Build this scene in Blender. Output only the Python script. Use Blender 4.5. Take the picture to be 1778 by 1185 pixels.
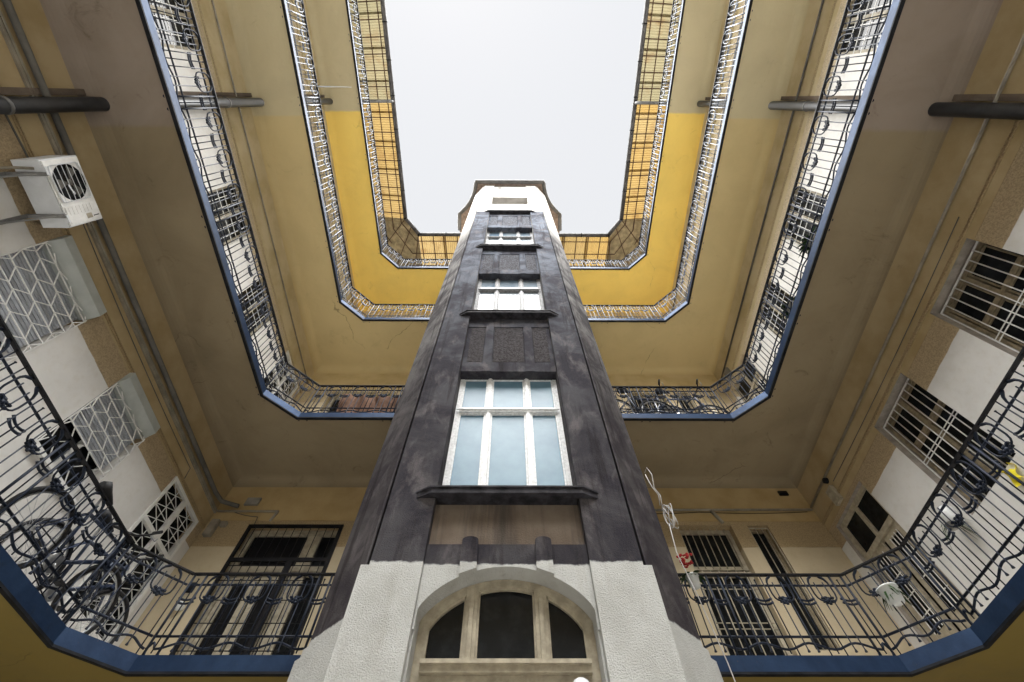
import bpy, math, random
from mathutils import Vector, Matrix
random.seed(7)
R = math.radians
for o in list(bpy.data.objects): bpy.data.objects.remove(o)
S = bpy.context.scene
COL = S.collection

# ------------------------------------------------------------------ camera
cam = bpy.data.cameras.new('camera')
camo = bpy.data.objects.new('camera', cam); COL.objects.link(camo); S.camera = camo
cam.sensor_width = 36; cam.lens = 780.3 / 1778 * 36; cam.clip_start = .05; cam.clip_end = 500
th, yaw, roll = R(61.72), R(.545), R(.2605)
r0 = Vector((math.cos(yaw), -math.sin(yaw), 0)); hd = Vector((math.sin(yaw), math.cos(yaw), 0)); up = Vector((0, 0, 1))
fw = hd * math.cos(th) + up * math.sin(th); u0 = -hd * math.sin(th) + up * math.cos(th)
rr = r0 * math.cos(roll) - u0 * math.sin(roll); uu = r0 * math.sin(roll) + u0 * math.cos(roll)
M = Matrix((rr, uu, -fw)).transposed().to_4x4(); M.translation = (0, 0, 1.6)
camo.matrix_world = M

# ------------------------------------------------------------------ world, sun, exposure
SUN_EL, SUN_AZ = R(69), R(198)          # azimuth clockwise from +Y: behind the camera, to the left
w = bpy.data.worlds.new('World'); S.world = w; w.use_nodes = True
nt = w.node_tree; nt.nodes.clear()
out = nt.nodes.new('ShaderNodeOutputWorld'); bg = nt.nodes.new('ShaderNodeBackground')
sky = nt.nodes.new('ShaderNodeTexSky'); sky.sky_type = 'NISHITA'; sky.sun_disc = False
sky.sun_elevation = SUN_EL; sky.sun_rotation = SUN_AZ; sky.dust_density = 1.0
mix = nt.nodes.new('ShaderNodeMix'); mix.data_type = 'RGBA'
mix.inputs[0].default_value = .965; mix.inputs[7].default_value = (1.64, 1.65, 1.665, 1)   # an even cloud layer
nt.links.new(sky.outputs[0], mix.inputs[6]); nt.links.new(mix.outputs[2], bg.inputs[0])
bg.inputs[1].default_value = .075
nt.links.new(bg.outputs[0], out.inputs[0])
sl = bpy.data.lights.new('sun', 'SUN'); sl.energy = 4.2; sl.angle = R(88); sl.color = (1, .99, .965)
so = bpy.data.objects.new('sun', sl); COL.objects.link(so)
sd = Vector((math.sin(SUN_AZ) * math.cos(SUN_EL), math.cos(SUN_AZ) * math.cos(SUN_EL), math.sin(SUN_EL)))
so.rotation_euler = sd.to_track_quat('Z', 'Y').to_euler(); so.location = (0, 0, 40)
vs = S.view_settings; vs.view_transform = 'Standard'; vs.look = 'None'; vs.exposure = 2.78; vs.gamma = 1
S.render.engine = 'CYCLES'; S.cycles.max_bounces = 10; S.cycles.diffuse_bounces = 7; S.cycles.glossy_bounces = 4
S.render.resolution_x = 1024; S.render.resolution_y = 682

# ------------------------------------------------------------------ helpers
class MB:
    def __init__(s): s.v = []; s.f = []; s.sm = []
    def face(s, pts, smooth=False):
        b = len(s.v); s.v += [tuple(p) for p in pts]; s.f.append(tuple(range(b, b + len(pts)))); s.sm.append(smooth)
    def box(s, x0, x1, y0, y1, z0, z1, T=None):
        P = [(x, y, z) for x in (x0, x1) for y in (y0, y1) for z in (z0, z1)]
        if T: P = [T(*p) for p in P]
        b = len(s.v); s.v += [tuple(p) for p in P]
        F = [(0, 1, 3, 2), (4, 6, 7, 5), (0, 4, 5, 1), (2, 3, 7, 6), (0, 2, 6, 4), (1, 5, 7, 3)]
        s.f += [tuple(b + i for i in f) for f in F]; s.sm += [False] * 6
    def tube(s, pts, r, n=6, caps=True, closed=False, smooth=True, up=None):
        pts = [Vector(p) for p in pts]; N = len(pts)
        rs = r if isinstance(r, (list, tuple)) else [r] * N
        b = len(s.v); prev = None
        for i, p in enumerate(pts):
            if closed: t = pts[(i + 1) % N] - pts[i - 1]
            else: t = pts[min(i + 1, N - 1)] - pts[max(i - 1, 0)]
            if t.length < 1e-9: t = Vector((0, 0, 1))
            t.normalize()
            if prev is None:
                a = Vector(up) if up else (Vector((0, 0, 1)) if abs(t.z) < .9 else Vector((1, 0, 0)))
                u = (a - t * a.dot(t)).normalized()
            else:
                u = prev - t * prev.dot(t)
                u = u.normalized() if u.length > 1e-6 else t.orthogonal().normalized()
            prev = u; w_ = t.cross(u)
            for k in range(n):
                a = 2 * math.pi * (k + .5) / n
                s.v.append(tuple(p + (u * math.cos(a) + w_ * math.sin(a)) * rs[i]))
        for i in range(N if closed else N - 1):
            j = (i + 1) % N
            for k in range(n):
                k2 = (k + 1) % n
                s.f.append((b + i * n + k, b + i * n + k2, b + j * n + k2, b + j * n + k)); s.sm.append(smooth and n > 4)
        if caps and not closed:
            s.f.append(tuple(b + k for k in range(n))[::-1]); s.sm.append(False)
            s.f.append(tuple(b + (N - 1) * n + k for k in range(n))); s.sm.append(False)
    def prism(s, poly, a0, a1, T=None):
        # poly in (u,v); extruded along w from a0 to a1; T maps (u,v,w)->xyz
        T = T or (lambda u, v, w_: (u, v, w_)); n = len(poly)
        s.face([T(u, v, a0) for u, v in poly][::-1]); s.face([T(u, v, a1) for u, v in poly])
        for i in range(n):
            (u1, v1), (u2, v2) = poly[i], poly[(i + 1) % n]
            s.face([T(u1, v1, a0), T(u2, v2, a0), T(u2, v2, a1), T(u1, v1, a1)])
    def lathe(s, prof, c, n=16, axis='z'):
        b = len(s.v); c = Vector(c)
        for r_, h in prof:
            for k in range(n):
                a = 2 * math.pi * k / n
                q = (r_ * math.cos(a), r_ * math.sin(a), h)
                if axis == 'x': q = (q[2], q[0], q[1])
                if axis == 'y': q = (q[0], q[2], q[1])
                s.v.append(tuple(c + Vector(q)))
        for i in range(len(prof) - 1):
            for k in range(n):
                k2 = (k + 1) % n
                s.f.append((b + i * n + k, b + i * n + k2, b + (i + 1) * n + k2, b + (i + 1) * n + k)); s.sm.append(True)
    def mesh(s, name, mat):
        m = bpy.data.meshes.new(name); m.from_pydata(s.v, [], s.f)
        m.polygons.foreach_set('use_smooth', s.sm)
        m.materials.append(mat); m.update()
        import bmesh
        bm = bmesh.new(); bm.from_mesh(m); bmesh.ops.recalc_face_normals(bm, faces=bm.faces); bm.to_mesh(m); bm.free()
        return m
    def build(s, name, mat, parent=None, **kw):
        return link(name, s.mesh(name, mat), parent, **kw)
def link(name, mesh, parent=None, loc=None, rot=None, kind=None, label=None):
    o = bpy.data.objects.new(name, mesh); COL.objects.link(o); o.parent = parent
    if loc: o.location = loc
    if rot: o.rotation_euler = rot
    if kind: o['kind'] = kind
    if label: o['label'] = label
    return o
def tag(o, label, cat, group=None, kind=None):
    if label: o['label'] = label
    if cat: o['category'] = cat
    if group: o['group'] = group
    if kind: o['kind'] = kind
    return o
def thing(name, label, cat, loc=(0, 0, 0), group=None):
    return tag(link(name, None, None, loc), label, cat, group)
def copy_tree(o, parent=None):
    c = o.copy(); COL.objects.link(c); c.parent = parent
    for ch in o.children: copy_tree(ch, c)
    return c

# ------------------------------------------------------------------ materials
class NM:
    """small node-graph helper"""
    def __init__(s, name, rough=.7, spec=.3, metal=0.):
        s.m = bpy.data.materials.new(name); s.m.use_nodes = True; s.t = s.m.node_tree
        s.b = s.t.nodes['Principled BSDF']; s.b.inputs['Roughness'].default_value = rough
        s.b.inputs['Specular IOR Level'].default_value = spec; s.b.inputs['Metallic'].default_value = metal
    def n(s, t, **k):
        n = s.t.nodes.new('ShaderNode' + t)
        for a, b in k.items(): setattr(n, a, b)
        return n
    def L(s, a, b): s.t.links.new(a, b)
    def pos(s):
        if not hasattr(s, '_p'): s._p = s.n('NewGeometry').outputs['Position']
        return s._p
    def xyz(s):
        if not hasattr(s, '_x'): q = s.n('SeparateXYZ'); s.L(s.pos(), q.inputs[0]); s._x = q.outputs
        return s._x
    def noise(s, scale, detail=4, rough=.55, stretch=None, dist=0.):
        n = s.n('TexNoise'); n.inputs['Scale'].default_value = scale; n.inputs['Detail'].default_value = detail
        n.inputs['Roughness'].default_value = rough; n.inputs['Distortion'].default_value = dist
        v = s.pos()
        if stretch:
            mp = s.n('Mapping'); mp.inputs['Scale'].default_value = stretch; s.L(v, mp.inputs[0]); v = mp.outputs[0]
        s.L(v, n.inputs['Vector']); return n.outputs[0]
    def math(s, op, a, b=None, c=None, clamp=False):
        n = s.n('Math', operation=op, use_clamp=clamp)
        for i, q in enumerate((a, b, c)):
            if q is None: continue
            if isinstance(q, (int, float)): n.inputs[i].default_value = q
            else: s.L(q, n.inputs[i])
        return n.outputs[0]
    def ramp(s, f, a, b):
        n = s.n('MapRange', clamp=True); n.inputs[1].default_value = a; n.inputs[2].default_value = b
        n.interpolation_type = 'SMOOTHSTEP'
        s.L(f, n.inputs[0]); return n.outputs[0]
    def mix(s, f, a, b):
        n = s.n('Mix', data_type='RGBA')
        if isinstance(f, (int, float)): n.inputs[0].default_value = f
        else: s.L(f, n.inputs[0])
        for i, q in ((6, a), (7, b)):
            if isinstance(q, tuple): n.inputs[i].default_value = (*q, 1)
            else: s.L(q, n.inputs[i])
        return n.outputs[2]
    def col(s, c):
        if isinstance(c, tuple): s.b.inputs['Base Color'].default_value = (*c, 1)
        else: s.L(c, s.b.inputs['Base Color'])
        return s
    def bump(s, h, strength=.3, dist=.01):
        n = s.n('Bump'); n.inputs['Strength'].default_value = strength; n.inputs['Distance'].default_value = dist
        s.L(h, n.inputs['Height']); s.L(n.outputs[0], s.b.inputs['Normal']); return s
def simple(name, c, rough=.6, spec=.4, metal=0., var=.25, scale=6., bump=0., bscale=60.):
    q = NM(name, rough, spec, metal)
    a = tuple(x * (1 - var) for x in c); b = tuple(min(1, x * (1 + var)) for x in c)
    q.col(q.mix(q.ramp(q.noise(scale, 5, .6), .3, .7), a, b))
    if bump: q.bump(q.noise(bscale, 3), bump, .004)
    return q.m

ZK = [3.87 + 3.905 * k for k in range(4)]         # underside of each gallery
XL, XR, YB = -4.165, 4.379, 4.88                  # gallery edges
WL, WR, WB, WF = -5.10, 5.34, 6.33, -9.5          # walls
def plaster_wall(name, low, rough_c, frieze, band=2.49, top=2.83):
    q = NM(name, .85, .15)
    z = q.xyz()[2]; h = q.math('MODULO', q.math('SUBTRACT', z, ZK[0]), 3.905)
    wob = q.math('MULTIPLY', q.math('SUBTRACT', q.noise(5, 4), .5), .03)
    hb = q.math('ADD', h, wob)
    f1 = q.ramp(hb, band - .004, band + .004); f2 = q.ramp(h, top - .004, top + .004)
    n1 = q.ramp(q.noise(1.6, 6, .62), .35, .72); n2 = q.ramp(q.noise(9, 6, .7), .45, .75)
    lowc = q.mix(n1, low, tuple(x * .88 for x in low))
    lowc = q.mix(q.math('MULTIPLY', q.ramp(z, 7.9, 7.7), .25), lowc, tuple(x * .35 for x in low))  # white of the lowest storey dimmed too, as painted shade
    lowc = q.mix(q.math('MULTIPLY', n2, .25), lowc, tuple(x * y for x, y in zip(low, (.6, .55, .46))))
    sp = q.ramp(q.noise(55, 4, .7), .42, .62)
    rc = q.mix(q.math('MULTIPLY', sp, .6), rough_c, tuple(x * .5 for x in rough_c))
    fc = q.mix(n1, frieze, tuple(x * y for x, y in zip(frieze, (.8, .76, .66))))
    fc = q.mix(q.math('MULTIPLY', q.ramp(q.noise(3.1, 7, .7, dist=.6), .6, .78), .5), fc, tuple(x * .45 for x in frieze))
    storey_shade = q.mix(q.ramp(z, 7.9, 7.7), (1., 1., 1.), (.74, .69, .64))          # upper wall of the lowest storey darkened: shade under the galleries painted in
    up_ = q.n('Mix', data_type='RGBA', blend_type='MULTIPLY'); up_.inputs[0].default_value = 1.; q.L(q.mix(f2, rc, fc), up_.inputs[6]); q.L(storey_shade, up_.inputs[7])
    q.col(q.mix(f1, lowc, up_.outputs[2]))
    fine = q.noise(140, 2); coarse = q.noise(48, 4, .7)
    hh = q.math('ADD', q.math('MULTIPLY', fine, .12), q.math('MULTIPLY', q.math('MULTIPLY', coarse, f1), q.math('SUBTRACT', 1.0, f2)))
    q.bump(hh, .8, .02)
    return q.m
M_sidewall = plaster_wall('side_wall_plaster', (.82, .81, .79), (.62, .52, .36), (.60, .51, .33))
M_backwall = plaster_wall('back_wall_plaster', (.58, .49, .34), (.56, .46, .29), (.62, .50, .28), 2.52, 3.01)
def soffit_mat():
    q = NM('soffit_plaster', .85, .15)
    x, y, z = q.xyz()
    wob = q.math('MULTIPLY', q.math('SUBTRACT', q.noise(6, 3), .5), .03)
    near = q.ramp(q.math('ADD', y, wob), .29, .35)                   # repainted part begins at the downpipes
    lift = q.ramp(z, 8.0, 12.0)  # colour brightens storey by storey, standing in for stronger light higher up
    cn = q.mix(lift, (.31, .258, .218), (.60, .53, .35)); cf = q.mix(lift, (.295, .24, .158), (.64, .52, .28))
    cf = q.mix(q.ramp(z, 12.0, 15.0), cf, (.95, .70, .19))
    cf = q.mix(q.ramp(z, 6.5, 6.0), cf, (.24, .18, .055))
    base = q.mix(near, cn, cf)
    n1 = q.ramp(q.noise(.9, 6, .6, dist=.5), .35, .75)
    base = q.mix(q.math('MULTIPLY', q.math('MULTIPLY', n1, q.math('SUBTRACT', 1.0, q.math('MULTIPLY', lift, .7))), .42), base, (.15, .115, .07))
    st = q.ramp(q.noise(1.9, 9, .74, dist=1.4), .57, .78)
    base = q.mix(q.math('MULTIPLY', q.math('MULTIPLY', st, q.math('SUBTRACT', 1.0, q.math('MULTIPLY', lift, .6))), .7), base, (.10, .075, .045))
    # hairline cracks
    v = q.n('TexVoronoi', feature='DISTANCE_TO_EDGE'); v.inputs['Scale'].default_value = .55
    mp = q.n('MixRGB'); mp.inputs[0].default_value = .25
    nn = q.n('TexNoise'); nn.inputs['Scale'].default_value = 2.5; nn.inputs['Detail'].default_value = 6
    q.L(q.pos(), nn.inputs['Vector']); q.L(q.pos(), mp.inputs[1]); q.L(nn.outputs[1], mp.inputs[2]); q.L(mp.outputs[0], v.inputs['Vector'])
    cr = q.math('MULTIPLY', q.math('SUBTRACT', 1.0, q.ramp(v.outputs[0], .0, .004)), q.ramp(q.noise(.7, 3), .56, .64))
    base = q.mix(q.math('MULTIPLY', cr, .6), base, (.09, .06, .035))
    q.col(base); q.bump(q.math('ADD', q.math('MULTIPLY', q.noise(2.2, 3), 2.0), q.math('MULTIPLY', q.noise(120, 2), .12)), .35, .03)
    return q.m
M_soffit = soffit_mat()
def tower_mat(name, chamfer=False):
    q = NM(name, .9, .03)
    x, y, z = q.xyz()
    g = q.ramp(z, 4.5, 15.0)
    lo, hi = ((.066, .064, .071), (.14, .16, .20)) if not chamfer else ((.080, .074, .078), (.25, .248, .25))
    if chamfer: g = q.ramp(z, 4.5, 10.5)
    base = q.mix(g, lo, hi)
    cl = q.ramp(q.noise(1.5, 7, .66, dist=.6), .36, .62)
    base = q.mix(q.math('MULTIPLY', cl, .80), base, tuple(t * f_ for t, f_ in zip(lo, (.36, .34, .42))))
    pale = q.ramp(q.noise(2.9, 6, .64, stretch=(1.3, 1.3, .7), dist=.4), .50, .72)
    base = q.mix(q.math('MULTIPLY', pale, .55), base, (.175, .16, .165))
    strk = q.ramp(q.noise(7.5, 6, .68, stretch=(1, 1, .07)), .50, .68)
    base = q.mix(q.math('MULTIPLY', strk, .7), base, (.018, .015, .017))
    base = q.mix(q.math('MULTIPLY', q.ramp(q.noise(60, 3, .7), .45, .65), .3), base, (.06, .055, .055))
    # pale painted foot, and the pale machine room on top
    wob = q.math('MULTIPLY', q.math('SUBTRACT', q.noise(7, 5, .65), .5), .07)
    zz = q.math('ADD', z, wob)
    wn = q.ramp(q.noise(3.0, 6, .65), .35, .75)
    white = q.mix(wn, (.56, .57, .56), (.46, .465, .45))
    white = q.mix(q.math('MULTIPLY', strk, .25), white, (.33, .31, .27))
    bot = 3.89 if not chamfer else 3.50
    base = q.mix(q.ramp(zz, bot + .012, bot - .012), base, white)
    topw = q.mix(wn, (.58, .57, .55), (.47, .455, .43))
    tz = (16.36, 16.40) if not chamfer else (13.2, 15.6)
    base = q.mix(q.ramp(zz, *tz), base, topw)
    q.col(base)
    lowf = q.ramp(zz, bot + .01, bot - .01)
    v = q.noise(95, 3, .6, dist=.6)
    hh = q.math('ADD', q.math('MULTIPLY', v, q.math('ADD', q.math('MULTIPLY', lowf, .9), .45)), q.math('MULTIPLY', q.noise(3.5, 4), .7))
    q.bump(hh, .7, .02)
    return q.m
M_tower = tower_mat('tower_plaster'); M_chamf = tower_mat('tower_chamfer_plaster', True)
def rough_panel():
    q = NM('tower_rough_cast', .9, .03)
    z = q.xyz()[2]
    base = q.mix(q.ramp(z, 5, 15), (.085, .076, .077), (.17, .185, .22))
    n = q.noise(34, 5, .75)
    base = q.mix(q.ramp(n, .35, .65), tuple(t for t in (.045, .04, .042)), base)
    q.col(base); q.bump(n, 1.0, .05); return q.m
M_rough = rough_panel()
def brown_panel():
    q = NM('tower_stained_panel', .9, .03)
    s1 = q.ramp(q.noise(6, 5, .65, stretch=(1, 1, .06)), .42, .7)
    b = q.mix(q.ramp(q.noise(4, 5), .3, .7), (.15, .118, .092), (.20, .165, .135))
    b = q.mix(q.math('MULTIPLY', s1, .8), b, (.055, .048, .045))
    z = q.xyz()[2]; wob = q.math('ADD', z, q.math('MULTIPLY', q.math('SUBTRACT', q.noise(7, 5), .5), .07))
    b = q.mix(q.ramp(wob, 3.905 + .012, 3.905 - .012), b, (.66, .665, .64))
    q.col(b); q.bump(q.noise(70, 3), .6, .012); return q.m
M_brown = brown_panel()
def steel_blue():
    q = NM('blue_grey_steel', .5, .2, .35)
    b = q.mix(q.ramp(q.noise(2.2, 6, .65, stretch=(1, 1, .6)), .3, .72), (.013, .028, .066), (.026, .052, .11))
    b = q.mix(q.math('MULTIPLY', q.ramp(q.noise(12, 6, .7), .55, .75), .5), b, (.02, .03, .05))
    b = q.mix(q.math('MULTIPLY', q.ramp(q.noise(26, 6, .75), .64, .74), .7), b, (.14, .07, .035))
    q.col(b); q.bump(q.noise(9, 4), .35, .012); return q.m
M_fascia = steel_blue()
M_iron_lit = simple('wrought_iron_sunlit', (.10, .115, .145), .45, .5, .2, .3, 8)  # same iron, paler for the upper railings: sunlit look put into the colour
M_iron = simple('wrought_iron', (.014, .019, .032), .5, .14, .05, .35, 8, .3, 90)
M_black = simple('black_iron', (.010, .010, .012), .55, .12, 0, .3, 8)
M_lip = simple('dark_edge_steel', (.016, .017, .020), .7, .1, 0, .4, 5)
M_zinc = simple('grey_zinc', (.19, .19, .19), .5, .5, .25, .3, 3)
M_gutter = simple('gutter_sheet', (.10, .097, .10), .55, .4, .2, .35, 5)
M_gutpale = simple('gutter_pale_sheet', (.10, .098, .098), .55, .4, .1, .25, 4)
M_pipe = simple('downpipe_zinc', (.035, .037, .042), .4, .6, .4, .3, 4)
M_trunk = simple('pale_conduit', (.25, .225, .18), .6, .3, 0, .25, 5)
M_cond = simple('dark_conduit', (.10, .095, .085), .6, .3, 0, .25, 4)
M_white = simple('white_paint', (.72, .72, .71), .45, .4, 0, .1, 9)
M_cream = simple('cream_wood', (.37, .33, .25), .55, .35, 0, .22, 12)
M_pale = simple('weathered_pale_wood', (.76, .78, .80), .55, .3, 0, .16, 30)
M_greyw = simple('grey_weathered_wood', (.22, .225, .235), .6, .3, 0, .35, 26)
M_cream_shade = simple('cream_wood_shaded', (.25, .205, .135), .6, .3, 0, .3, 14)  # darker copy of the cream wood, recess shade put into the colour
M_eave = simple('eaves_board', (.20, .155, .135), .7, .3, 0, .3, 8)
M_corner = simple('stained_corner_board', (.44, .36, .22), .7, .2, 0, .3, 5)
M_acw = simple('ac_white_metal', (.60, .62, .65), .4, .45, 0, .1, 3)
M_shut = simple('shutter_slat', (.36, .38, .42), .45, .4, 0, .12, 7)
M_shbox = simple('shutter_box', (.42, .45, .44), .5, .4, 0, .08, 5)
M_plast = simple('grey_plastic', (.22, .21, .19), .5, .4)
M_rubber = simple('tyre_rubber', (.02, .02, .022), .75, .3)
M_bike = simple('bike_paint', (.03, .045, .09), .3, .6, .1)
M_chrome = simple('bike_metal', (.45, .46, .48), .3, .6, .8, .1)
M_brownst = simple('rusty_brown_steel', (.10, .055, .035), .7, .3, 0, .35, 6)
M_terr = simple('white_pot', (.68, .70, .70), .35, .5, 0, .06)
M_leaf = simple('plant_leaf', (.022, .05, .016), .6, .15, 0, .4, 30)
M_red = simple('red_petals', (.42, .02, .025), .5, .3, 0, .3, 30)
M_yel = simple('yellow_plastic', (.72, .62, .02), .4, .4, 0, .2, 12)
M_cloth = simple('brown_cloth', (.15, .088, .062), .85, .1, 0, .25, 4, .2, 200)
M_sill = simple('black_sheet_sill', (.032, .031, .037), .7, .1, 0, .6, 9, .2, 40)
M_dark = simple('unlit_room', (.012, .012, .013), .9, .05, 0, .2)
M_curt = simple('pale_curtain', (.42, .41, .37), .9, .1, 0, .15, 9)
M_pave = simple('court_paving', (.50, .48, .44), .85, .2, 0, .2, 2)
M_reveal = simple('grey_reveal_plaster', (.30, .27, .24), .85, .15, 0, .2, 8)
M_tile = simple('pale_floor_tiles', (.66, .64, .60), .6, .3, 0, .12, 3)
M_rim = simple('cable_white', (.42, .41, .40), .5, .3)
def glass(name, c, rough, spec=.8, tint=None, bumpy=0.):
    q = NM(name, rough, spec); q.b.inputs['IOR'].default_value = 1.6
    if tint: q.col(q.mix(q.ramp(q.noise(2.2, 6, .62), .32, .72), c, tint))
    else: q.col(q.mix(q.ramp(q.noise(9, 5, .65), .4, .75), c, tuple(min(1, t * 1.6 + .004) for t in c)))
    if bumpy: q.bump(q.noise(160, 2), bumpy, .003)
    return q.m
M_frost = glass('frosted_blue_glass', (.085, .175, .255), .38, .28, (.14, .255, .34), .5)
M_glass = glass('old_dark_glass', (.009, .010, .011), .08, .12)
M_glassb = glass('reflecting_blue_glass', (.10, .16, .23), .07, .7, (.26, .31, .35))
M_milk = glass('milky_glass', (.12, .155, .19), .15, .5, (.24, .27, .30))
def sheet_mat():
    q = NM('yellow_translucent_sheet', .5, .3)
    oi = q.n('ObjectInfo').outputs['Random']; y = q.xyz()[1]
    near = q.ramp(y, .05, .15)
    c = q.mix(near, (.25, .225, .14), (.36, .24, .075))
    c = q.mix(q.math('MULTIPLY', oi, .5), c, (.36, .30, .18))
    n = q.ramp(q.noise(1.8, 6, .65), .48, .72)
    c = q.mix(q.math('MULTIPLY', n, .6), c, (.20, .105, .035))
    q.col(c)
    tr = q.n('BsdfTranslucent'); q.L(c, tr.inputs[0])
    ms = q.n('MixShader'); ms.inputs[0].default_value = .26
    q.L(q.b.outputs[0], ms.inputs[1]); q.L(tr.outputs[0], ms.inputs[2])
    q.L(ms.outputs[0], q.t.nodes['Material Output'].inputs[0]); return q.m
M_sheet = sheet_mat()

# ------------------------------------------------------------------ ground and walls
g = MB(); g.face([(-60, -60, 0), (60, -60, 0), (60, 60, 0), (-60, 60, 0)])
g.build('ground', M_pave, kind='structure')

class Fr:
    """wall frame: a along the wall, z up, d into the wall"""
    def __init__(s, kind): s.k = kind
    def __call__(s, a, z, d):
        return {'L': (WL - d, a, z), 'R': (WR + d, a, z), 'B': (a, WB + d, z), 'F': (a, WF - d, z)}[s.k]
    def box(s, mb, a0, a1, z0, z1, d0, d1): mb.box(a0, a1, z0, z1, d0, d1, T=lambda a, z, d: s(a, z, d))
FL, FRt, FB, FF = Fr('L'), Fr('R'), Fr('B'), Fr('F')
def holed(mb, fr, a0, a1, z0, z1, holes, depth=.16):
    A = sorted({a0, a1, *[h[0] for h in holes], *[h[1] for h in holes]}); Z = sorted({z0, z1, *[h[2] for h in holes], *[h[3] for h in holes]})
    for i in range(len(A) - 1):
        for j in range(len(Z) - 1):
            ca, cz = (A[i] + A[i + 1]) / 2, (Z[j] + Z[j + 1]) / 2
            if any(h[0] < ca < h[1] and h[2] < cz < h[3] for h in holes): continue
            mb.face([fr(A[i], Z[j], 0), fr(A[i + 1], Z[j], 0), fr(A[i + 1], Z[j + 1], 0), fr(A[i], Z[j + 1], 0)])
    for (b0, b1, y0, y1) in (holes if depth else []):
        for (p, q_) in (((b0, y0), (b1, y0)), ((b1, y0), (b1, y1)), ((b1, y1), (b0, y1)), ((b0, y1), (b0, y0))):
            mb.face([fr(p[0], p[1], 0), fr(q_[0], q_[1], 0), fr(q_[0], q_[1], depth), fr(p[0], p[1], depth)])

def reveal(mb, fr, h, depth):
    b0, b1, y0, y1 = h
    for (p, q_) in (((b0, y0), (b1, y0)), ((b1, y0), (b1, y1)), ((b1, y1), (b0, y1)), ((b0, y1), (b0, y0))):
        mb.face([fr(p[0], p[1], -.001), fr(q_[0], q_[1], -.001), fr(q_[0], q_[1], depth), fr(p[0], p[1], depth)])
wingL = thing('building_wing', 'white and beige plastered wing on the left, with shuttered windows behind hexagon grilles', 'building')
wingR = thing('building_wing', 'white and beige plastered wing on the right, with upright window bars', 'building')
wingB = thing('building_wing', 'yellow plastered rear wing behind the tower, with a black barred doorway', 'building')
wingF = thing('building_wing', 'plain plastered wing closing the court behind the viewer', 'building')
mb = MB(); holed(mb, FF, WL, WR, 0, 19.3, []); mb.build('wall', M_sidewall, wingF)

for fr, par, a0, a1 in ((FL, wingL, WF, WB + .6), (FRt, wingR, WF, WB + .6), (FB, wingB, WL - .6, WR + .6)):
    m = MB(); fr.box(m, a0, a1, 0, 19.34, .45, .55); fr.box(m, a0, a1, 19.302, 19.338, -.02, .449); m.build('light_stop', M_dark, par)  # dark backing added behind the openings so no outside light leaks in
def frame_rect(mb, fr, a0, a1, z0, z1, w_, d0, d1):
    fr.box(mb, a0, a0 + w_, z0, z1, d0, d1); fr.box(mb, a1 - w_, a1, z0, z1, d0, d1)
    fr.box(mb, a0 + w_, a1 - w_, z0, z0 + w_, d0, d1); fr.box(mb, a0 + w_, a1 - w_, z1 - w_, z1, d0, d1)
def pane(fr, a0, a1, z0, z1, d, mat, parent, name='pane'):
    m = MB(); fr.box(m, a0, a1, z0, z1, d, d + .006); return m.build(name, mat, parent)
def rod(fr, mb, p, q_, r_, n=5):
    mb.tube([fr(*p), fr(*q_)], r_, n)

def hex_window(fr, a0, a1, z0, z1, par, shut):
    m = MB(); frame_rect(m, fr, a0 + .01, a1 - .01, z0 + .01, z1 - .25, .05, .11, .15); fr.box(m, (a0 + a1) / 2 - .03, (a0 + a1) / 2 + .03, z0 + .06, z1 - .3, .112, .148)
    W_ = m.build('window', M_white, par)
    for s in (0, 1):
        b0 = a0 + .065 if s == 0 else (a0 + a1) / 2 + .035
        pane(fr, b0, b0 + (a1 - a0) / 2 - .1, z0 + .065, z1 - .31, .135, M_glass, W_)
    # roller shutter box with a sloping lower face
    mm = MB(); poly = [(z1, .10), (z1, -.065), (z1 - .13, -.085), (z1 - .245, -.01), (z1 - .25, .10)]
    mm.prism([(p[0], p[1]) for p in poly], a0 + .004, a1 - .004, T=lambda z, d, a: fr(a, z, d)); mm.build('shutter_box', M_shbox, W_)
    ms = MB(); z = z1 - .25
    while z > shut:
        ms.prism([(z, .088), (z - .006, .074), (z - .034, .074), (z - .04, .088)], a0 + .03, a1 - .03, T=lambda zz, d, a: fr(a, zz, d)); z -= .04
    ms.build('shutter_slats', M_shut, W_)
    mg = MB(); d = -.02
    rows = []; zz = z1 - .29
    while zz > z0: rows.append(zz); zz -= .135
    for i, zz in enumerate(rows): rod(fr, mg, (a0 - .0, zz, d), (a1 + .0, zz, d), .0075, 4)
    nw = 5; sp = (a1 - a0) / nw
    for j in range(nw + 1):
        pts = []
        for i, zz in enumerate([z1 - .255] + rows + [z0]):
            off = ((-1) ** (i + j)) * sp * .30
            pts.append(fr(min(a1, max(a0, a0 + j * sp + off)), zz, d - .007))
        mg.tube(pts, .0075, 4)
    for a in (a0 + .004, a1 - .004): rod(fr, mg, (a, z1 - .255, d), (a, z0, d), .008, 4)
    rod(fr, mg, (a0, z0, d), (a1, z0, d), .009, 4)
    mg.build('hexagon_grille', M_white, W_)
    sl_ = MB(); fr.box(sl_, a0 - .05, a1 + .05, z0 - .05, z0 - .004, -.05, .1); sl_.build('sill', M_white, W_)
    return W_
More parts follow.
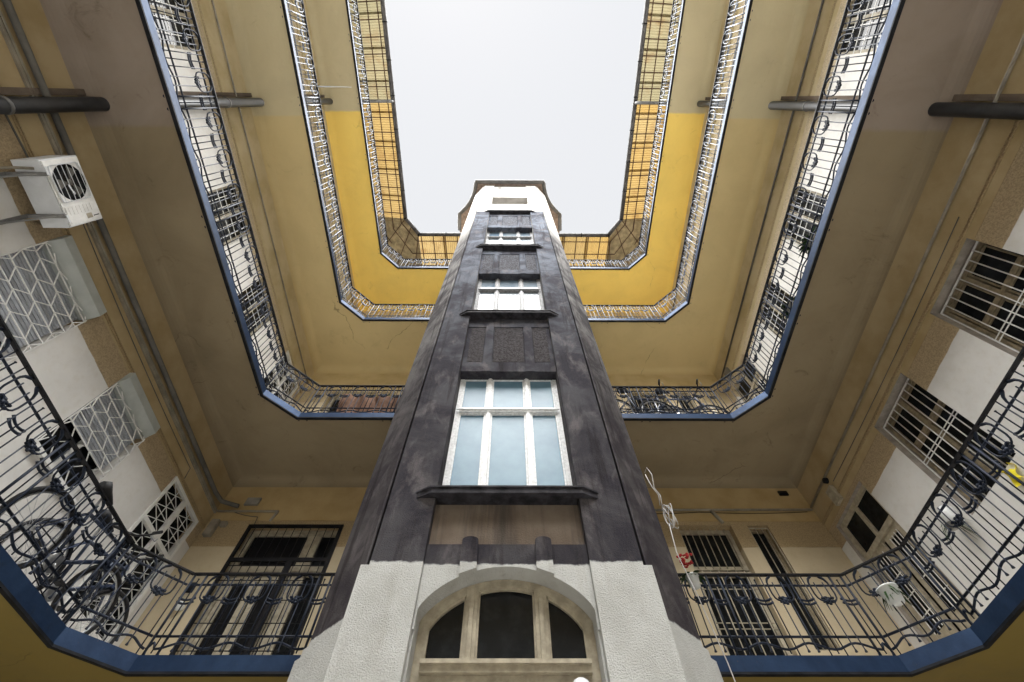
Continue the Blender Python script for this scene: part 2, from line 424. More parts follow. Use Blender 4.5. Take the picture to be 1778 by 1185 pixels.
def bar_window(fr, a0, a1, z0, z1, par, bars=7, single=False, frame=M_cream_shade, barmat=M_white, detail=True):
    d = .16 if single else .22; m = MB(); frame_rect(m, fr, a0 + .004, a1 - .004, z0 + .004, z1 - .004, .04, d - .05, d)
    mid = (a0 + a1) / 2
    if not single:
        fr.box(m, mid - .03, mid + .03, z0 + .04, z1 - .04, d - .055, d - .002)
        fr.box(m, a0 + .06, a1 - .06, z0 + (z1 - z0) * .66, z0 + (z1 - z0) * .66 + .05, d - .06, d - .004)
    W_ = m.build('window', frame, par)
    if single: cells = [(a0 + .06, a1 - .06, z0 + .06, z1 - .06)]
    else:
        zt = z0 + (z1 - z0) * .66
        cells = [(b0, b1, y0, y1) for (b0, b1) in ((a0 + .06, mid - .045), (mid + .045, a1 - .06)) for (y0, y1) in ((z0 + .06, zt), (zt + .06, z1 - .06))]
    for c in cells:
        pane(fr, *c, d - .02, M_glass, W_)
        if detail and not single:
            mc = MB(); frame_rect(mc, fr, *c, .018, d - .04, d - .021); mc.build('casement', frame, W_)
    if bars:
        step = (a1 - a0 - .03) / (bars + 1)
        gd = .02 if single else .10
        mg = MB(); frame_rect(mg, fr, a0 + .008, a1 - .008, z0 + .008, z1 - .03, .014, gd, gd + .014)
        if not single:
            for zz in (z0 + (z1 - z0) * .5, z0 + (z1 - z0) * .5 + .045): fr.box(mg, a0 + .01, a1 - .01, zz, zz + .012, gd + .014, gd + .02)
        mg.build('grille_frame', barmat, W_)
        bm_ = MB(); bm_.tube([fr(0, z0 + .015, gd), fr(0, z1 - .035, gd)], .008, 5); me = bm_.mesh('bar', barmat)
        for i in range(bars):
            a = a0 + .015 + step * (i + 1)
            o0 = fr(a, 0, 0); o1 = fr(0, 0, 0)
            link('bar', me, W_, loc=(o0[0] - o1[0], o0[1] - o1[1], 0))
    return W_
def grid_window(fr, a0, a1, z0, z1, par):
    d = .12; m = MB(); frame_rect(m, fr, a0 + .004, a1 - .004, z0 + .004, z1 - .004, .05, d - .05, d); mid = (a0 + a1) / 2
    fr.box(m, mid - .04, mid + .04, z0 + .05, z1 - .05, d - .055, d - .002)
    W_ = m.build('window', M_cream, par)
    pane(fr, a0 + .05, mid - .04, z0 + .05, z1 - .05, d - .02, M_glass, W_); pane(fr, mid + .04, a1 - .05, z0 + .05, z1 - .05, d - .02, M_glass, W_)
    mg = MB(); k = int((a1 - a0) / .16); 
    for i in range(k + 1): rod(fr, mg, (a0 + (a1 - a0) * i / k, z0, .03), (a0 + (a1 - a0) * i / k, z1, .03), .007, 4)
    k = int((z1 - z0) / .16)
    for i in range(k + 1): rod(fr, mg, (a0, z0 + (z1 - z0) * i / k, .022), (a1, z0 + (z1 - z0) * i / k, .022), .007, 4)
    mg.build('square_grille', M_white, W_)
    return W_
def grille_door(fr, a0, a1, z0, z1, par):
    """white double door behind a diamond lattice"""
    m = MB(); frame_rect(m, fr, a0 + .004, a1 - .004, z0, z1 - .004, .05, -.02, .03); mid = (a0 + a1) / 2; zt = z1 - .72
    fr.box(m, mid - .035, mid + .035, z0 + .05, z1 - .05, -.024, .03); fr.box(m, a0 + .05, a1 - .05, zt - .03, zt + .03, -.027, .026)
    fr.box(m, a0 + .05, a1 - .05, z0 + .05, z0 + .75, -.01, .02)
    D = m.build('door', M_white, par)
    pane(fr, a0 + .02, a1 - .02, z0 + .76, z1 - .02, .1, M_glass, D)
    mg = MB()
    for (b0, b1) in ((a0 + .05, mid - .035), (mid + .035, a1 - .05)):
        for (y0, y1) in ((zt + .03, z1 - .05), (z0 + .75, zt - .03)):
            n = max(2, round((y1 - y0) / .24)); st_ = (y1 - y0) / n; bm = (b0 + b1) / 2
            for i in range(n):
                ya, yb = y0 + i * st_, y0 + (i + 1) * st_
                rod(fr, mg, (b0, ya, -.005), (bm, (ya + yb) / 2, -.005), .006, 4); rod(fr, mg, (bm, (ya + yb) / 2, -.005), (b1, ya, -.005), .006, 4)
                rod(fr, mg, (b0, yb, -.005), (bm, (ya + yb) / 2, -.005), .006, 4); rod(fr, mg, (bm, (ya + yb) / 2, -.005), (b1, yb, -.005), .006, 4)
                rod(fr, mg, (b0, yb, -.004), (b1, yb, -.004), .006, 4)
            rod(fr, mg, (bm, y0, -.003), (bm, y1, -.003), .006, 4)
    mg.build('diamond_lattice', M_white, D)
    return D
def panel_door(fr, a0, a1, z0, z1, par):
    """cream door with dark lights over it"""
    m = MB(); frame_rect(m, fr, a0 + .004, a1 - .004, z0, z1 - .004, .07, .06, .13); mid = (a0 + a1) / 2; zt = z1 - .62
    fr.box(m, mid - .035, mid + .035, zt + .04, z1 - .07, .07, .125); fr.box(m, a0 + .07, a1 - .07, zt - .04, zt + .04, .05, .13)
    D = m.build('door', M_cream, par)
    for (b0, b1) in ((a0 + .07, mid - .035), (mid + .035, a1 - .07)):
        pane(fr, b0, b1, zt + .04, z1 - .07, .1, M_glass, D)
        lf = MB(); frame_rect(lf, fr, b0 + .004, b1 - .004, z0 + .05, zt - .045, .08, .075, .115); fr.box(lf, b0 + .08, b1 - .08, z0 + .12, z0 + .8, .085, .11)
        lf.build('leaf', M_cream, D)
        pane(fr, b0 + .08, b1 - .08, z0 + .8, zt - .12, .1, M_glass, D)
        gr = MB()
        for i in range(4): rod(fr, gr, (b0 + .1 + i * (b1 - b0 - .2) / 3, z0 + .8, .07), (b0 + .1 + i * (b1 - b0 - .2) / 3, zt - .12, .07), .007, 4)
        for zz in (z0 + 1.0, z0 + 1.25, z0 + 1.5): rod(fr, gr, (b0 + .08, zz, .068), (b1 - .08, zz, .068), .007, 4)
        gr.build('square_grille', M_white, D)
    return D

SIDE_W = [(-3.4, -2.45), (-1.6, -.65), (1.40, 2.37), (3.26, 4.20)]
for k, zk in enumerate([0.0] + ZK):
    fz = zk + .175 if k else 0; top = (ZK[k] if k < 4 else 19.3)
    for fr, par, c in ((FL, wingL, 'L'), (FRt, wingR, 'R')):
        hs = []
        zb, zt = ((1.48, 2.86) if c == 'L' else (1.33, 2.92))
        if k > 1: zb, zt = 1.3, 2.66
        zb += zk; zt += zk
        if k:
            for (a0, a1) in SIDE_W:
                if k == 1 and a0 < 0: continue
                hs.append((a0, a1, zb, zt))
            hs.append((5.10, 6.12, fz, zk + (2.82 if c == 'L' else 2.75)))
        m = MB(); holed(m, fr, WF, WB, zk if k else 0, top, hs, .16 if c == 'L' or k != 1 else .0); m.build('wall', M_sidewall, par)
        if c == 'R' and k == 1:
            for h in hs:
                m = MB(); reveal(m, fr, h, .24); m.build('reveal', M_reveal, par)
        for i, h in enumerate(hs):
            if i == len(hs) - 1:
                (grille_door if c == 'L' else panel_door)(fr, *h, par)
            elif k == 1 and c == 'L': hex_window(fr, *h, par, h[2] + (.3 if i == 0 else .50))
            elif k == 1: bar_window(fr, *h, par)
            else: grid_window(fr, *h, par)
        if k:   # frieze moulding along the wall head
            m = MB(); z = zk + 2.865 if c == 'L' else zk + 2.955
            fr.box(m, WF, WB, z, z + .014, -.018, .0); fr.box(m, WF, WB, z + .035, z + .049, -.012, .0)
            m.build('moulding', M_backwall, par)
    # rear wing
    hs = []
    if k: hs = [(-4.36, -2.78, fz, zk + 2.92), (2.84, 3.75, fz, zk + 2.94), (4.02, 4.37, zk + .98, zk + 2.94)]
    m = MB(); holed(m, FB, WL, WR, zk if k else 0, top, hs, .22); m.build('wall', M_backwall, wingB)
    if k:
        m = MB(); FB.box(m, WL, WR, zk + 3.01, zk + 3.022, -.012, 0); FB.box(m, 4.40, WR, zk + 2.51, zk + 2.522, -.008, 0); m.build('moulding', M_backwall, wingB)
        # left doorway: joinery behind an iron gate
        a0, a1, z0, z1 = hs[0]
        m = MB(); frame_rect(m, FB, a0 + .004, a1 - .004, z0, z1 - .004, .09, .12, .2); FB.box(m, -3.36, -3.14, z0, z1 - .1, .13, .19); FB.box(m, a0 + .09, a1 - .09, zk + 2.10, zk + 2.26, .125, .195)
        D = m.build('door', M_cream, wingB)
        pane(FB, a0 + .09, -3.36, zk + 2.26, z1 - .1, .17, M_dark if k == 1 else M_glass, D); pane(FB, -3.14, a1 - .09, zk + 2.26, z1 - .1, .17, M_glass, D)
        pane(FB, -3.14, a1 - .09, z0 + .3, zk + 2.10, .17, M_glass, D)
        for b0, b1 in ((a0 + .1, -3.82), (-3.80, -3.37)):
            lf = MB(); frame_rect(lf, FB, b0, b1, z0 + .04, zk + 2.09, .1, .14, .18); FB.box(lf, b0 + .1, b1 - .1, z0 + .1, z0 + .6, .15, .175); lf.build('leaf', M_cream, D)
            pane(FB, b0 + .1, b1 - .1, z0 + .6, zk + 1.99, .16, M_dark, D)
        if k == 1:
            m = MB(); frame_rect(m, FB, a0, a1, z0, z1, .055, -.03, .0)
            FB.box(m, a0 + .05, a1 - .05, zk + 2.24, zk + 2.30, -.032, -.002); FB.box(m, -3.42, -3.34, z0 + .05, zk + 2.24, -.034, -.004)
            G = m.build('gate', M_black, wingB)
            m = MB(); m.tube([FB(0, z0 + .05, -.015), FB(0, z1 - .05, -.015)], .0065, 5); me = m.mesh('bar', M_black)
            n = 12
            for i in range(1, n): link('bar', me, G, loc=(a0 + (a1 - a0) * i / n, 0, 0))
            m = MB()
            for zz in (.55, .95, 1.3, 1.62, 1.92, 2.16): FB.box(m, a0 + .05, a1 - .05, zk + zz, zk + zz + .011, -.03, -.022)
            m.build('cross_bars', M_black, G)
        # right doorway with a barred light above
        a0, a1, z0, z1 = hs[1]
        m = MB(); frame_rect(m, FB, a0 + .004, a1 - .004, z0, zk + 2.16, .07, .1, .17); frame_rect(m, FB, a0 + .004, a1 - .004, zk + 2.2, z1 - .004, .06, .12, .19)
        FB.box(m, a0 + .07, a1 - .07, z0 + .07, z0 + .42, .11, .16)
        D = m.build('door', M_cream, wingB)
        pane(FB, a0 + .06, a1 - .06, zk + 2.26, z1 - .06, .17, M_glass, D); pane(FB, a0 + .07, a1 - .07, z0 + .42, zk + 2.09, .15, M_glass, D)
        m = MB()
        for i in range(1, 8): rod(FB, m, (a0 + (a1 - a0) * i / 8, zk + 2.2, .09), (a0 + (a1 - a0) * i / 8, z1, .09), .008)
        m.build('upper_bars', M_cream, D)
        m = MB()
        for i in range(1, 7): rod(FB, m, (a0 + (a1 - a0) * i / 7, z0 + .05, .05), (a0 + (a1 - a0) * i / 7, zk + 2.14, .05), .009)
        for zz in (.72, .8, 1.28, 1.36, 1.85): rod(FB, m, (a0 + .02, zk + zz, .055), (a1 - .02, zk + zz, .055), .008)
        m.build('lower_grille', M_cream, D)
        bar_window(FB, *hs[2], wingB, bars=2, single=True, barmat=M_cream)

# wainscot-like white base on the lower rear wall is part of its plaster; small wall pieces come later

# ------------------------------------------------------------------ galleries
ORD = ['lowest', 'second', 'third', 'topmost']
C1, C2 = 4.385, None
def ring(zk_off=0., g_=0.):
    """inner edge of a gallery, from the left front round the rear to the right front (g_ grows it into the court)"""
    return [(XL + g_, WF), (XL + g_, 4.385 - .41 * g_), (-3.665 + .41 * g_, YB - g_), (3.885 - .41 * g_, YB - g_), (XR - g_, 4.385 - .41 * g_), (XR - g_, WF)]
for k, zk in enumerate(ZK):
    lab = ['lowest gallery, at the bottom of the picture, with a navy steel edge', 'second gallery from below, brown soffit and bright blue steel edge',
           'third gallery from below, tan soffit and pale blue edge', 'topmost gallery under the yellow roof sheets, golden soffit'][k]
    G = thing('gallery', lab, 'gallery', (0, 0, 0), 'galleries round the court')
    inner = ring(); outer = [(WL, WF), (WL, WB), (WL, WB), (WR, WB), (WR, WB), (WR, WF)]
    m = MB(); fl = MB(); b0, t0 = zk + .03, zk + .174
    for i in range(5):
        p, q_, r_, s_ = inner[i], inner[i + 1], outer[i + 1], outer[i]
        if i == 1: polys = [[p, q_, (WL, WB)]]
        elif i == 3: polys = [[p, q_, (WR, WB)]]
        else: polys = [[p, q_, r_, s_]]
        for P in polys:
            # subdivide the underside a little so the plaster can sag
            m.face([(x, y, b0) for x, y in P]); fl.face([(x, y, t0) for x, y in P])
        m.face([(*p, b0), (*q_, b0), (*q_, t0), (*p, t0)])
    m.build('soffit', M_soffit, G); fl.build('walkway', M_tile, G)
    # cove between wall and the soffit of this gallery
    m = MB(); rad = .17; N = 6
    def cv(i): a = math.pi / 2 * i / N; return rad * (1 - math.sin(a)), rad * (1 - math.cos(a))   # (from wall, down from soffit)
    for i in range(N):
        (x0, d0), (x1, d1) = cv(i), cv(i + 1)
        o0, o1 = x0, x1
        m.face([(WL + o0, WF, b0 - d0 - .001), (WL + o0, WB - o0, b0 - d0 - .001), (WL + o1, WB - o1, b0 - d1 - .001), (WL + o1, WF, b0 - d1 - .001)], True)
        m.face([(WR - o0, WF, b0 - d0 - .001), (WR - o0, WB - o0, b0 - d0 - .001), (WR - o1, WB - o1, b0 - d1 - .001), (WR - o1, WF, b0 - d1 - .001)], True)
        m.face([(WL + o0, WB - o0, b0 - d0 - .001), (WR - o0, WB - o0, b0 - d0 - .001), (WR - o1, WB - o1, b0 - d1 - .001), (WL + o1, WB - o1, b0 - d1 - .001)], True)
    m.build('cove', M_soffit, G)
    # steel edge: one channel per straight run, with two lips
    out_, mid_, lip_ = ring(0, .022), ring(0, .034), ring(0, .05)
    for i in range(5):
        m = MB()
        def strip(A, B, z0, z1, m=m, i=i):
            a, b, c, d = A[i], A[i + 1], B[i + 1], B[i]
            m.prism([a, b, c, d], z0, z1)
        strip(inner, out_, zk + .042, zk + .18)
        f = m.build('edge_channel', M_fascia, G)
        m = MB(); m.prism([inner[i], inner[i + 1], mid_[i + 1], mid_[i]], zk + .024, zk + .040); m.build('lower_flange', M_fascia, f)
        m = MB(); m.prism([inner[i], inner[i + 1], lip_[i + 1], lip_[i]], zk, zk + .022); m.build('drip_edge', M_lip, f)

# ------------------------------------------------------------------ railings
Z_F, Z_ST, Z_WL, Z_WH, Z_LO, Z_ARC, Z_RO, Z_UP, Z_TOP = .18, .232, .262, .325, .385, .765, .77, .945, 1.07
def bar_pts(mb, s, z0, z1, r_=.0068, n=5, foot=False, head=False):
    pts = [(s, 0, z0), (s, 0, z1)]; rs = [r_, r_]
    if foot: pts = [(s, 0, z0), (s, 0, z0 + .006), (s, 0, z0 + .03), (s, 0, z1)]; rs = [r_ * 2.1, r_ * 2.1, r_, r_]
    if head: pts += [(s, 0, z1 + .02), (s, 0, z1 + .026)]; rs += [r_ * 1.1, r_ * 1.9]
    mb.tube(pts, rs, n)
def rosette(mb, s):
    z = Z_RO
    mb.lathe([(.0, -.022), (.018, -.02), (.024, -.008), (.022, 0), (.0, .002)], (s, 0, z), 8, 'y')
    for i in range(6):
        a = math.pi / 3 * i + .3
        c = Vector((s + .032 * math.cos(a), -.012, z + .032 * math.sin(a)))
        mb.lathe([(.0, -.02), (.017, -.010), (.021, 0), (.015, .010), (0, .014)], c, 6, 'y')
    for sx in (-1, 1):
        for zz in (-.026, .014):
            mb.box(s + sx * .05 - .017, s + sx * .05 + .017, -.015, .013, z + zz, z + zz + .016)
def scroll(mb, s, sx):
    P = [(.062, Z_RO - .01), (.085, Z_RO + .0), (.106, Z_RO + .025), (.116, Z_RO + .07), (.116, Z_UP - .03), (.110, Z_UP + .03), (.092, Z_UP + .07), (.055, Z_TOP - .025), (.035, Z_TOP - .02)]
    mb.tube([(s + sx * x, -.002, z) for x, z in P], [.0095, .0095, .0095, .0095, .0095, .011, .014, .017, .008], 5)
def clasp(mb, s, hw=.09):
    for dz in (0, -.042):
        pts = [(s + hw * t, -.012, Z_ARC + dz + .028 * t * t) for t in (-1, -.6, -.2, .2, .6, 1)]
        mb.tube(pts, [.015, .0125, .0115, .0115, .0125, .015], 5)
def wave(mb, s0, s1, n, phase_first=1 / 6):
    L_ = s1 - s0; N = n * 8; pts = []
    for i in range(N + 1):
        t = i / N
        pts.append((s0 + L_ * t, -.014, (Z_WL + Z_WH) / 2 - (Z_WH - Z_WL) / 2 * math.cos(2 * math.pi * n * t)))
    mb.tube(pts, .0115, 6)
def mk(fn):
    m = MB(); fn(m); return m
ELEM = {}
def elems():
    for nm, fn in {'long_baluster': lambda m: bar_pts(m, 0, Z_F, Z_TOP - .012),
                   'short_baluster': lambda m: bar_pts(m, 0, Z_WL - .045, Z_UP + .035, head=True),
                   'stub_baluster': lambda m: bar_pts(m, 0, Z_ST, Z_UP + .03, foot=True),
                   'post': lambda m: (bar_pts(m, 0, .05, Z_TOP - .012, .0125, 6), m.tube([(0, -.012, .03), (0, -.014, .09), (0, -.008, .19), (0, 0, .23)], [.019, .021, .016, .0125], 6), m.tube([(0, -.03, .06), (0, .0, .06)], .012, 6), m.tube([(0, -.03, .15), (0, .0, .15)], .012, 6)),
                   'rosette': lambda m: rosette(m, 0),
                   'scroll_left': lambda m: scroll(m, 0, -1), 'scroll_right': lambda m: scroll(m, 0, 1),
                   'clasp': lambda m: clasp(m, 0)}.items():
        ELEM[nm] = mk(fn)
elems()
MESH = {n: m.mesh(n, M_iron) for n, m in ELEM.items()}
NAME = {'scroll_left': 'scroll', 'scroll_right': 'scroll'}
def railing_run(par, A, B, zk, posts, split, chamfer=False, extra=0.):
    """run from A to B (plan points); posts are distances along it"""
    A, B = Vector((*A, zk)), Vector((*B, zk)); t = (B - A); Ln = t.length; t.normalize(); ang = math.atan2(t.y, t.x)
    items = []; waves = []
    def module(s0, s1, n):
        for i in range(n):
            c = s0 + (s1 - s0) * (i + .5) / n
            items.append(('rosette', c)); items.append(('scroll_left', c)); items.append(('scroll_right', c))
            items.append(('stub_baluster', c - .05)); items.append(('stub_baluster', c + .05))
            if i:
                c2 = s0 + (s1 - s0) * i / n
                items.append(('clasp', c2)); items.append(('long_baluster', c2 - .08)); items.append(('short_baluster', c2)); items.append(('long_baluster', c2 + .08))
        waves.append((s0, s1, n))
    if chamfer:
        for c in (Ln * .3, Ln * .7):
            items.append(('rosette', c)); items.append(('scroll_left', c)); items.append(('scroll_right', c)); items.append(('stub_baluster', c - .05)); items.append(('stub_baluster', c + .05))
        for c in (Ln * .06, Ln * .5, Ln * .94): items.append(('long_baluster', c))
        waves.append((0, Ln, 2))
    else:
        for p in posts:
            items.append(('post', p - .07)); items.append(('post', p + .07)); items.append(('clasp', p)); items.append(('short_baluster', p))
        marks = [0.] + [p for p in posts] + [Ln]
        for a, b in zip(marks[:-1], marks[1:]):
            if b - a > 1.2: module(a, b, 3)
            elif b - a > .75: module(a, b, 2)
            elif b - a > .34: module(a, b, 1)
            elif b - a > .02: waves.append((a, b, 1))
    T = Matrix.Translation(A) @ Matrix.Rotation(ang, 4, 'Z')
    def put(mb, name, kind=None):
        o = mb.build(name, M_black if name == 'handrail' else (M_iron if split else M_iron_lit), par, kind=kind); o.matrix_local = T; return o
    m = MB(); m.box(-.004 if not chamfer else .0, Ln + .0, -.022, .022, Z_TOP - .012, Z_TOP + .004); put(m, 'handrail')
    m = MB(); N = int(Ln / .08) + 2
    m.tube([(Ln * i / N, -.014, Z_UP) for i in range(N + 1)], [.0105 if i % 2 else .013 for i in range(N + 1)], 6, smooth=False); put(m, 'upper_rail')
    m = MB(); m.tube([(0, -.014, Z_LO), (Ln, -.014, Z_LO)], .0125, 6); put(m, 'lower_rail')
    m = MB()
    for s0, s1, n in waves: wave(m, s0, s1, n)
    put(m, 'wavy_rail')
    if split:
        for n, s in items:
            o = link(NAME.get(n, n), MESH[n], par); o.matrix_local = T @ Matrix.Translation((s, 0, 0))
    else:
        m = MB()
        for n, s in items:
            e = ELEM[n]; b = len(m.v); m.v += [(x + s, y, z) for x, y, z in e.v]; m.f += [tuple(b + i for i in f) for f in e.f]; m.sm += e.sm
        put(m, 'bars_and_rosettes', 'stuff')
OFF = ring(0, -.02)
for k, zk in enumerate(ZK):
    lab = ['black wrought iron railing of the lowest gallery, nearest the viewer', 'blue grey wrought iron railing of the second gallery from below',
           'wrought iron railing of the third gallery from below', 'wrought iron railing of the topmost gallery under the roof sheets'][k]
    P = thing('gallery_railing', lab, 'railing', (0, 0, 0), 'railings of the galleries')
    near = -2.84 if k < 2 else -4.29
    ys = [.06 + 1.443 * i for i in range(-3, 4)]; ys = [y for y in ys if near - .1 < y < 4.2]
    sp = k < 2
    # the run direction keeps the court on its right-hand side (-y local)
    railing_run(P, (OFF[1][0], 4.385), (OFF[0][0], near), zk, [4.385 - 4.30] + [] if False else sorted([.085] + [4.385 - y for y in ys]), sp)
    railing_run(P, OFF[2], OFF[1], zk, [], sp, True)
    railing_run(P, (-1.49, OFF[2][1]), OFF[2], zk, [.64, 2.175 - .085], sp)
    railing_run(P, OFF[3], (1.46, OFF[3][1]), zk, [.085, 1.525], sp)
    railing_run(P, OFF[4], OFF[3], zk, [], sp, True)
    railing_run(P, (OFF[5][0], near), (OFF[4][0], 4.385), zk, sorted([4.385 - near - .085] + [y - near for y in ys]), sp)

# ------------------------------------------------------------------ lift tower
CX = -.02; TY = 3.2
TW = thing('lift_tower', 'tall sooty dark lift tower with three-light windows and whitewashed foot', 'tower')
HB, HF, HO = .655, 1.07, 1.47; ZT = 21.455
for s in (-1, 1):
    m = MB()
    def px(x): return CX + s * x
    poly = [(px(HO), 5.2), (px(HO), 3.59), (px(1.122), 3.242), (px(1.104), 3.242), (px(1.104), 3.34), (px(1.072), 3.34), (px(1.072), 3.238), (px(HB), 3.238), (px(HB), 3.75), (px(HO - .2), 5.2)]
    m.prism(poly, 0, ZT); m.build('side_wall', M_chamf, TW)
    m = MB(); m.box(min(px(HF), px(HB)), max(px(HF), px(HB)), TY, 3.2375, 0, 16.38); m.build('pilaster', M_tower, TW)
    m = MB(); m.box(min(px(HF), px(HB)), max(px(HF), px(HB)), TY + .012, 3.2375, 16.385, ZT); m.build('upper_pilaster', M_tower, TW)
    # thicker pale foot on the chamfer
    m = MB(); o = .05
    m.prism([(px(HO + o), 3.9), (px(HO + o), 3.57), (px(1.10 + o * .7), 3.238 - .035), (px(1.09), 3.21), (px(1.09), 3.3), (px(1.3), 3.9)], 0, 3.36)
    m.prism([(px(HO + o * .5), 3.9), (px(HO + o * .5), 3.58), (px(1.10 + o * .4), 3.238 - .02), (px(1.10), 3.23), (px(1.10), 3.3), (px(1.3), 3.9)], 3.361, 3.44)
    m.build('foot', M_chamf, TW)
    m = MB(); m.box(min(px(HF + .002), px(1.14)), max(px(HF + .002), px(1.14)), 3.212, 3.30, 0, 3.87); m.build('corner_strip', M_tower, TW)
SILL = [4.60, 8.505, 12.41, 16.36]; LINT = [6.80, 10.705, 14.61]
# sills: sheet-metal covered, canted at the ends
for i, z in enumerate(SILL):
    hw, ho = (.70, .845); th_ = .075 if i < 3 else .06
    m = MB(); yf = 3.115 if i < 3 else 3.14
    pl = [(CX - ho, 3.199), (CX - hw, yf), (CX + hw, yf), (CX + ho, 3.199), (CX + HB - .002, 3.199), (CX + HB - .002, 3.47), (CX - HB + .002, 3.47), (CX - HB + .002, 3.199)]
    m.prism(pl, z - .018, z)
    ps = [(x + (CX - x) * .02, y + (.014 if y < 3.19 else 0)) for x, y in pl]
    m.prism(ps, z - th_, z - .0185)
    m.build('window_sill', M_sill, TW)
# spandrels
def spandrel(z0, z1, first=False):
    m = MB(); m.box(CX - HB + .001, CX + HB - .001, 3.285, 3.50, z0, z1)
    sp = m.build('spandrel', M_tower, TW)
    b = (z1 - z0)
    for (xa, xb, za, zb) in ((-HB + .002, HB - .002, z0, z0 + b * .15), (-HB + .002, HB - .002, z1 - b * .17, z1)):
        m = MB(); m.box(CX + xa, CX + xb, 3.268, 3.2845, za, zb); m.build('rail_band', M_tower, sp)
    for xc in (-.30, .30):
        m = MB(); m.box(CX + xc - .062, CX + xc + .062, 3.258, 3.2845, z0 - .004, z1 - .1); m.build('strip', M_tower, sp)
    for xa, xb in ((-HB + .06, -.375), (-.225, .225), (.375, HB - .06)):
        m = MB(); m.box(CX + xa, CX + xb, 3.276, 3.2846, z0 + b * .165, z1 - b * .185); m.build('rough_panel', M_rough, sp)
for i in range(3): spandrel(LINT[i], SILL[i + 1] - (.075 if i < 2 else .06))
# three-light windows
def tower_window(z0, z1, zt, lower, upper, M_pale=M_pale):
    yf = 3.40; m = MB()
    x0, x1 = CX - HB + .003, CX + HB - .003
    def bx(a, b, c, d, y0, y1, m=m): m.box(a, b, y0, y1, c, d)
    bx(x0, x0 + .05, z0, z1, yf, yf + .07); bx(x1 - .05, x1, z0, z1, yf, yf + .07)
    bx(x0 + .05, x1 - .05, z1 - .05, z1, yf, yf + .07); bx(x0 + .05, x1 - .05, z0, z0 + .045, yf, yf + .07)
    W_ = m.build('window', M_pale, TW)
    for xc in (-.245, .245):
        m = MB(); m.box(CX + xc - .030, CX + xc + .030, yf - .008, yf + .07, z0 + .046, z1 - .051); m.box(CX + xc - .014, CX + xc + .014, yf - .018, yf - .0085, z0 + .046, z1 - .051); m.build('mullion', M_pale, W_)
    m = MB(); m.box(x0 + .051, x1 - .051, yf - .022, yf + .065, zt - .03, zt + .03); m.box(x0 + .02, x1 - .02, yf - .04, yf - .0225, zt - .0, zt + .030); m.build('transom', M_pale, W_)
    for xa, xb in ((x0 + .05, CX - .275), (CX - .215, CX + .215), (CX + .275, x1 - .05)):
        for za, zb, mat in ((z0 + .046, zt - .031, lower), (zt + .035, z1 - .051, upper)):
            m = MB(); c = .022
            for q_ in ((xa + .003, xa + c, za, zb), (xb - c, xb - .003, za, zb), (xa + c, xb - c, za, za + c), (xa + c, xb - c, zb - c, zb)):
                m.box(q_[0], q_[1], yf + .006, yf + .05, q_[2], q_[3])
            m.build('casement', M_pale, W_)
            m = MB(); m.box(xa + c - .004, xb - c + .004, yf + .026, yf + .032, za + c - .004, zb - c + .004); m.build('pane', mat, W_)
tower_window(4.601, 6.86, 6.08, M_frost, M_frost)
tower_window(8.506, 10.86, 10.06, M_milk, M_glassb, M_greyw)
tower_window(12.411, 14.72, 13.98, M_milk, M_glassb, M_greyw)
# reveals behind the lintels and a dark shaft behind the glass
m = MB(); m.box(CX - HB - .1, CX + HB + .1, 3.76, 3.80, 2.0, 16.3); m.build('shaft_wall', M_dark, TW)
# arched entrance light
def arch(x, hw=.64, z0=3.53, rise=.345): return z0 + rise * max(0, 1 - abs(x / hw) ** 2.0) ** .72
N = 22; xs = [-.64 * math.cos(math.pi * i / N) for i in range(N + 1)]
def archplate(y0, y1, z1, name, mat, hw=HB - .001):
    m = MB()
    pts = [(-hw, 3.40)] + [(-.64, 3.40)] + [(x, arch(x)) for x in xs] + [(.64, 3.40), (hw, 3.40)]
    top = [(p[0], z1) for p in pts]
    for i in range(len(pts) - 1):
        (xa, za), (xb, zb) = pts[i], pts[i + 1]
        m.face([(CX + xa, y0, za), (CX + xb, y0, zb), (CX + xb, y0, z1), (CX + xa, y0, z1)])
        m.face([(CX + xa, y0, za), (CX + xb, y0, zb), (CX + xb, y1, zb), (CX + xa, y1, za)])
    m.face([(CX - hw, y0, z1), (CX + hw, y0, z1), (CX + hw, y1, z1), (CX - hw, y1, z1)])
    return m.build(name, mat, TW)
archplate(3.240, 3.50, 4.075, 'arch_head', M_tower)
m = MB(); m.box(CX - HB + .001, CX + HB - .001, 3.285, 3.5, 4.076, 4.524); m.build('stained_panel', M_brown, TW)
for xc in (-.30, .30):   # two upright strips with rounded heads
    m = MB(); N2 = 8
    pts = [(xc - .066, arch(xc - .066))] + [(xc + .066, arch(xc + .066))] + [(xc + .066 * math.cos(math.pi * i / N2), 4.09 + .035 * math.sin(math.pi * i / N2)) for i in range(N2 + 1)]
    m.prism([(CX + a, b) for a, b in pts], 3.202, 3.2395, T=lambda u, v, w_: (u, w_, v)); m.build('keystone_strip', M_tower, TW)
for s in (-1, 1):
    m = MB(); xa, xb = sorted((CX + s * .64, CX + s * (HB - .001))); m.box(xa, xb, 3.262, 3.5, 0, 3.398); m.build('door_jamb', M_tower, TW)
def arch_ring(y0, y1, w_):
    m = MB(); ins = []
    for x in xs:
        k_ = (.64 - w_) / .64; ins.append((x * k_, arch(x) - w_))
    outp = [(x, arch(x) - .002) for x in xs]
    for i in range(len(xs) - 1):
        a, b, c, d = outp[i], outp[i + 1], ins[i + 1], ins[i]
        m.face([(CX + p[0], y0, p[1]) for p in (a, b, c, d)]); m.face([(CX + d[0], y0, d[1]), (CX + c[0], y0, c[1]), (CX + c[0], y1, c[1]), (CX + d[0], y1, d[1])])
    for s in (-1, 1):
        xa, xb = sorted((CX + s * (.64 - w_), CX + s * .639)); m.box(xa, xb, y0 + .004, y1, 2.2, 3.56)
    return m
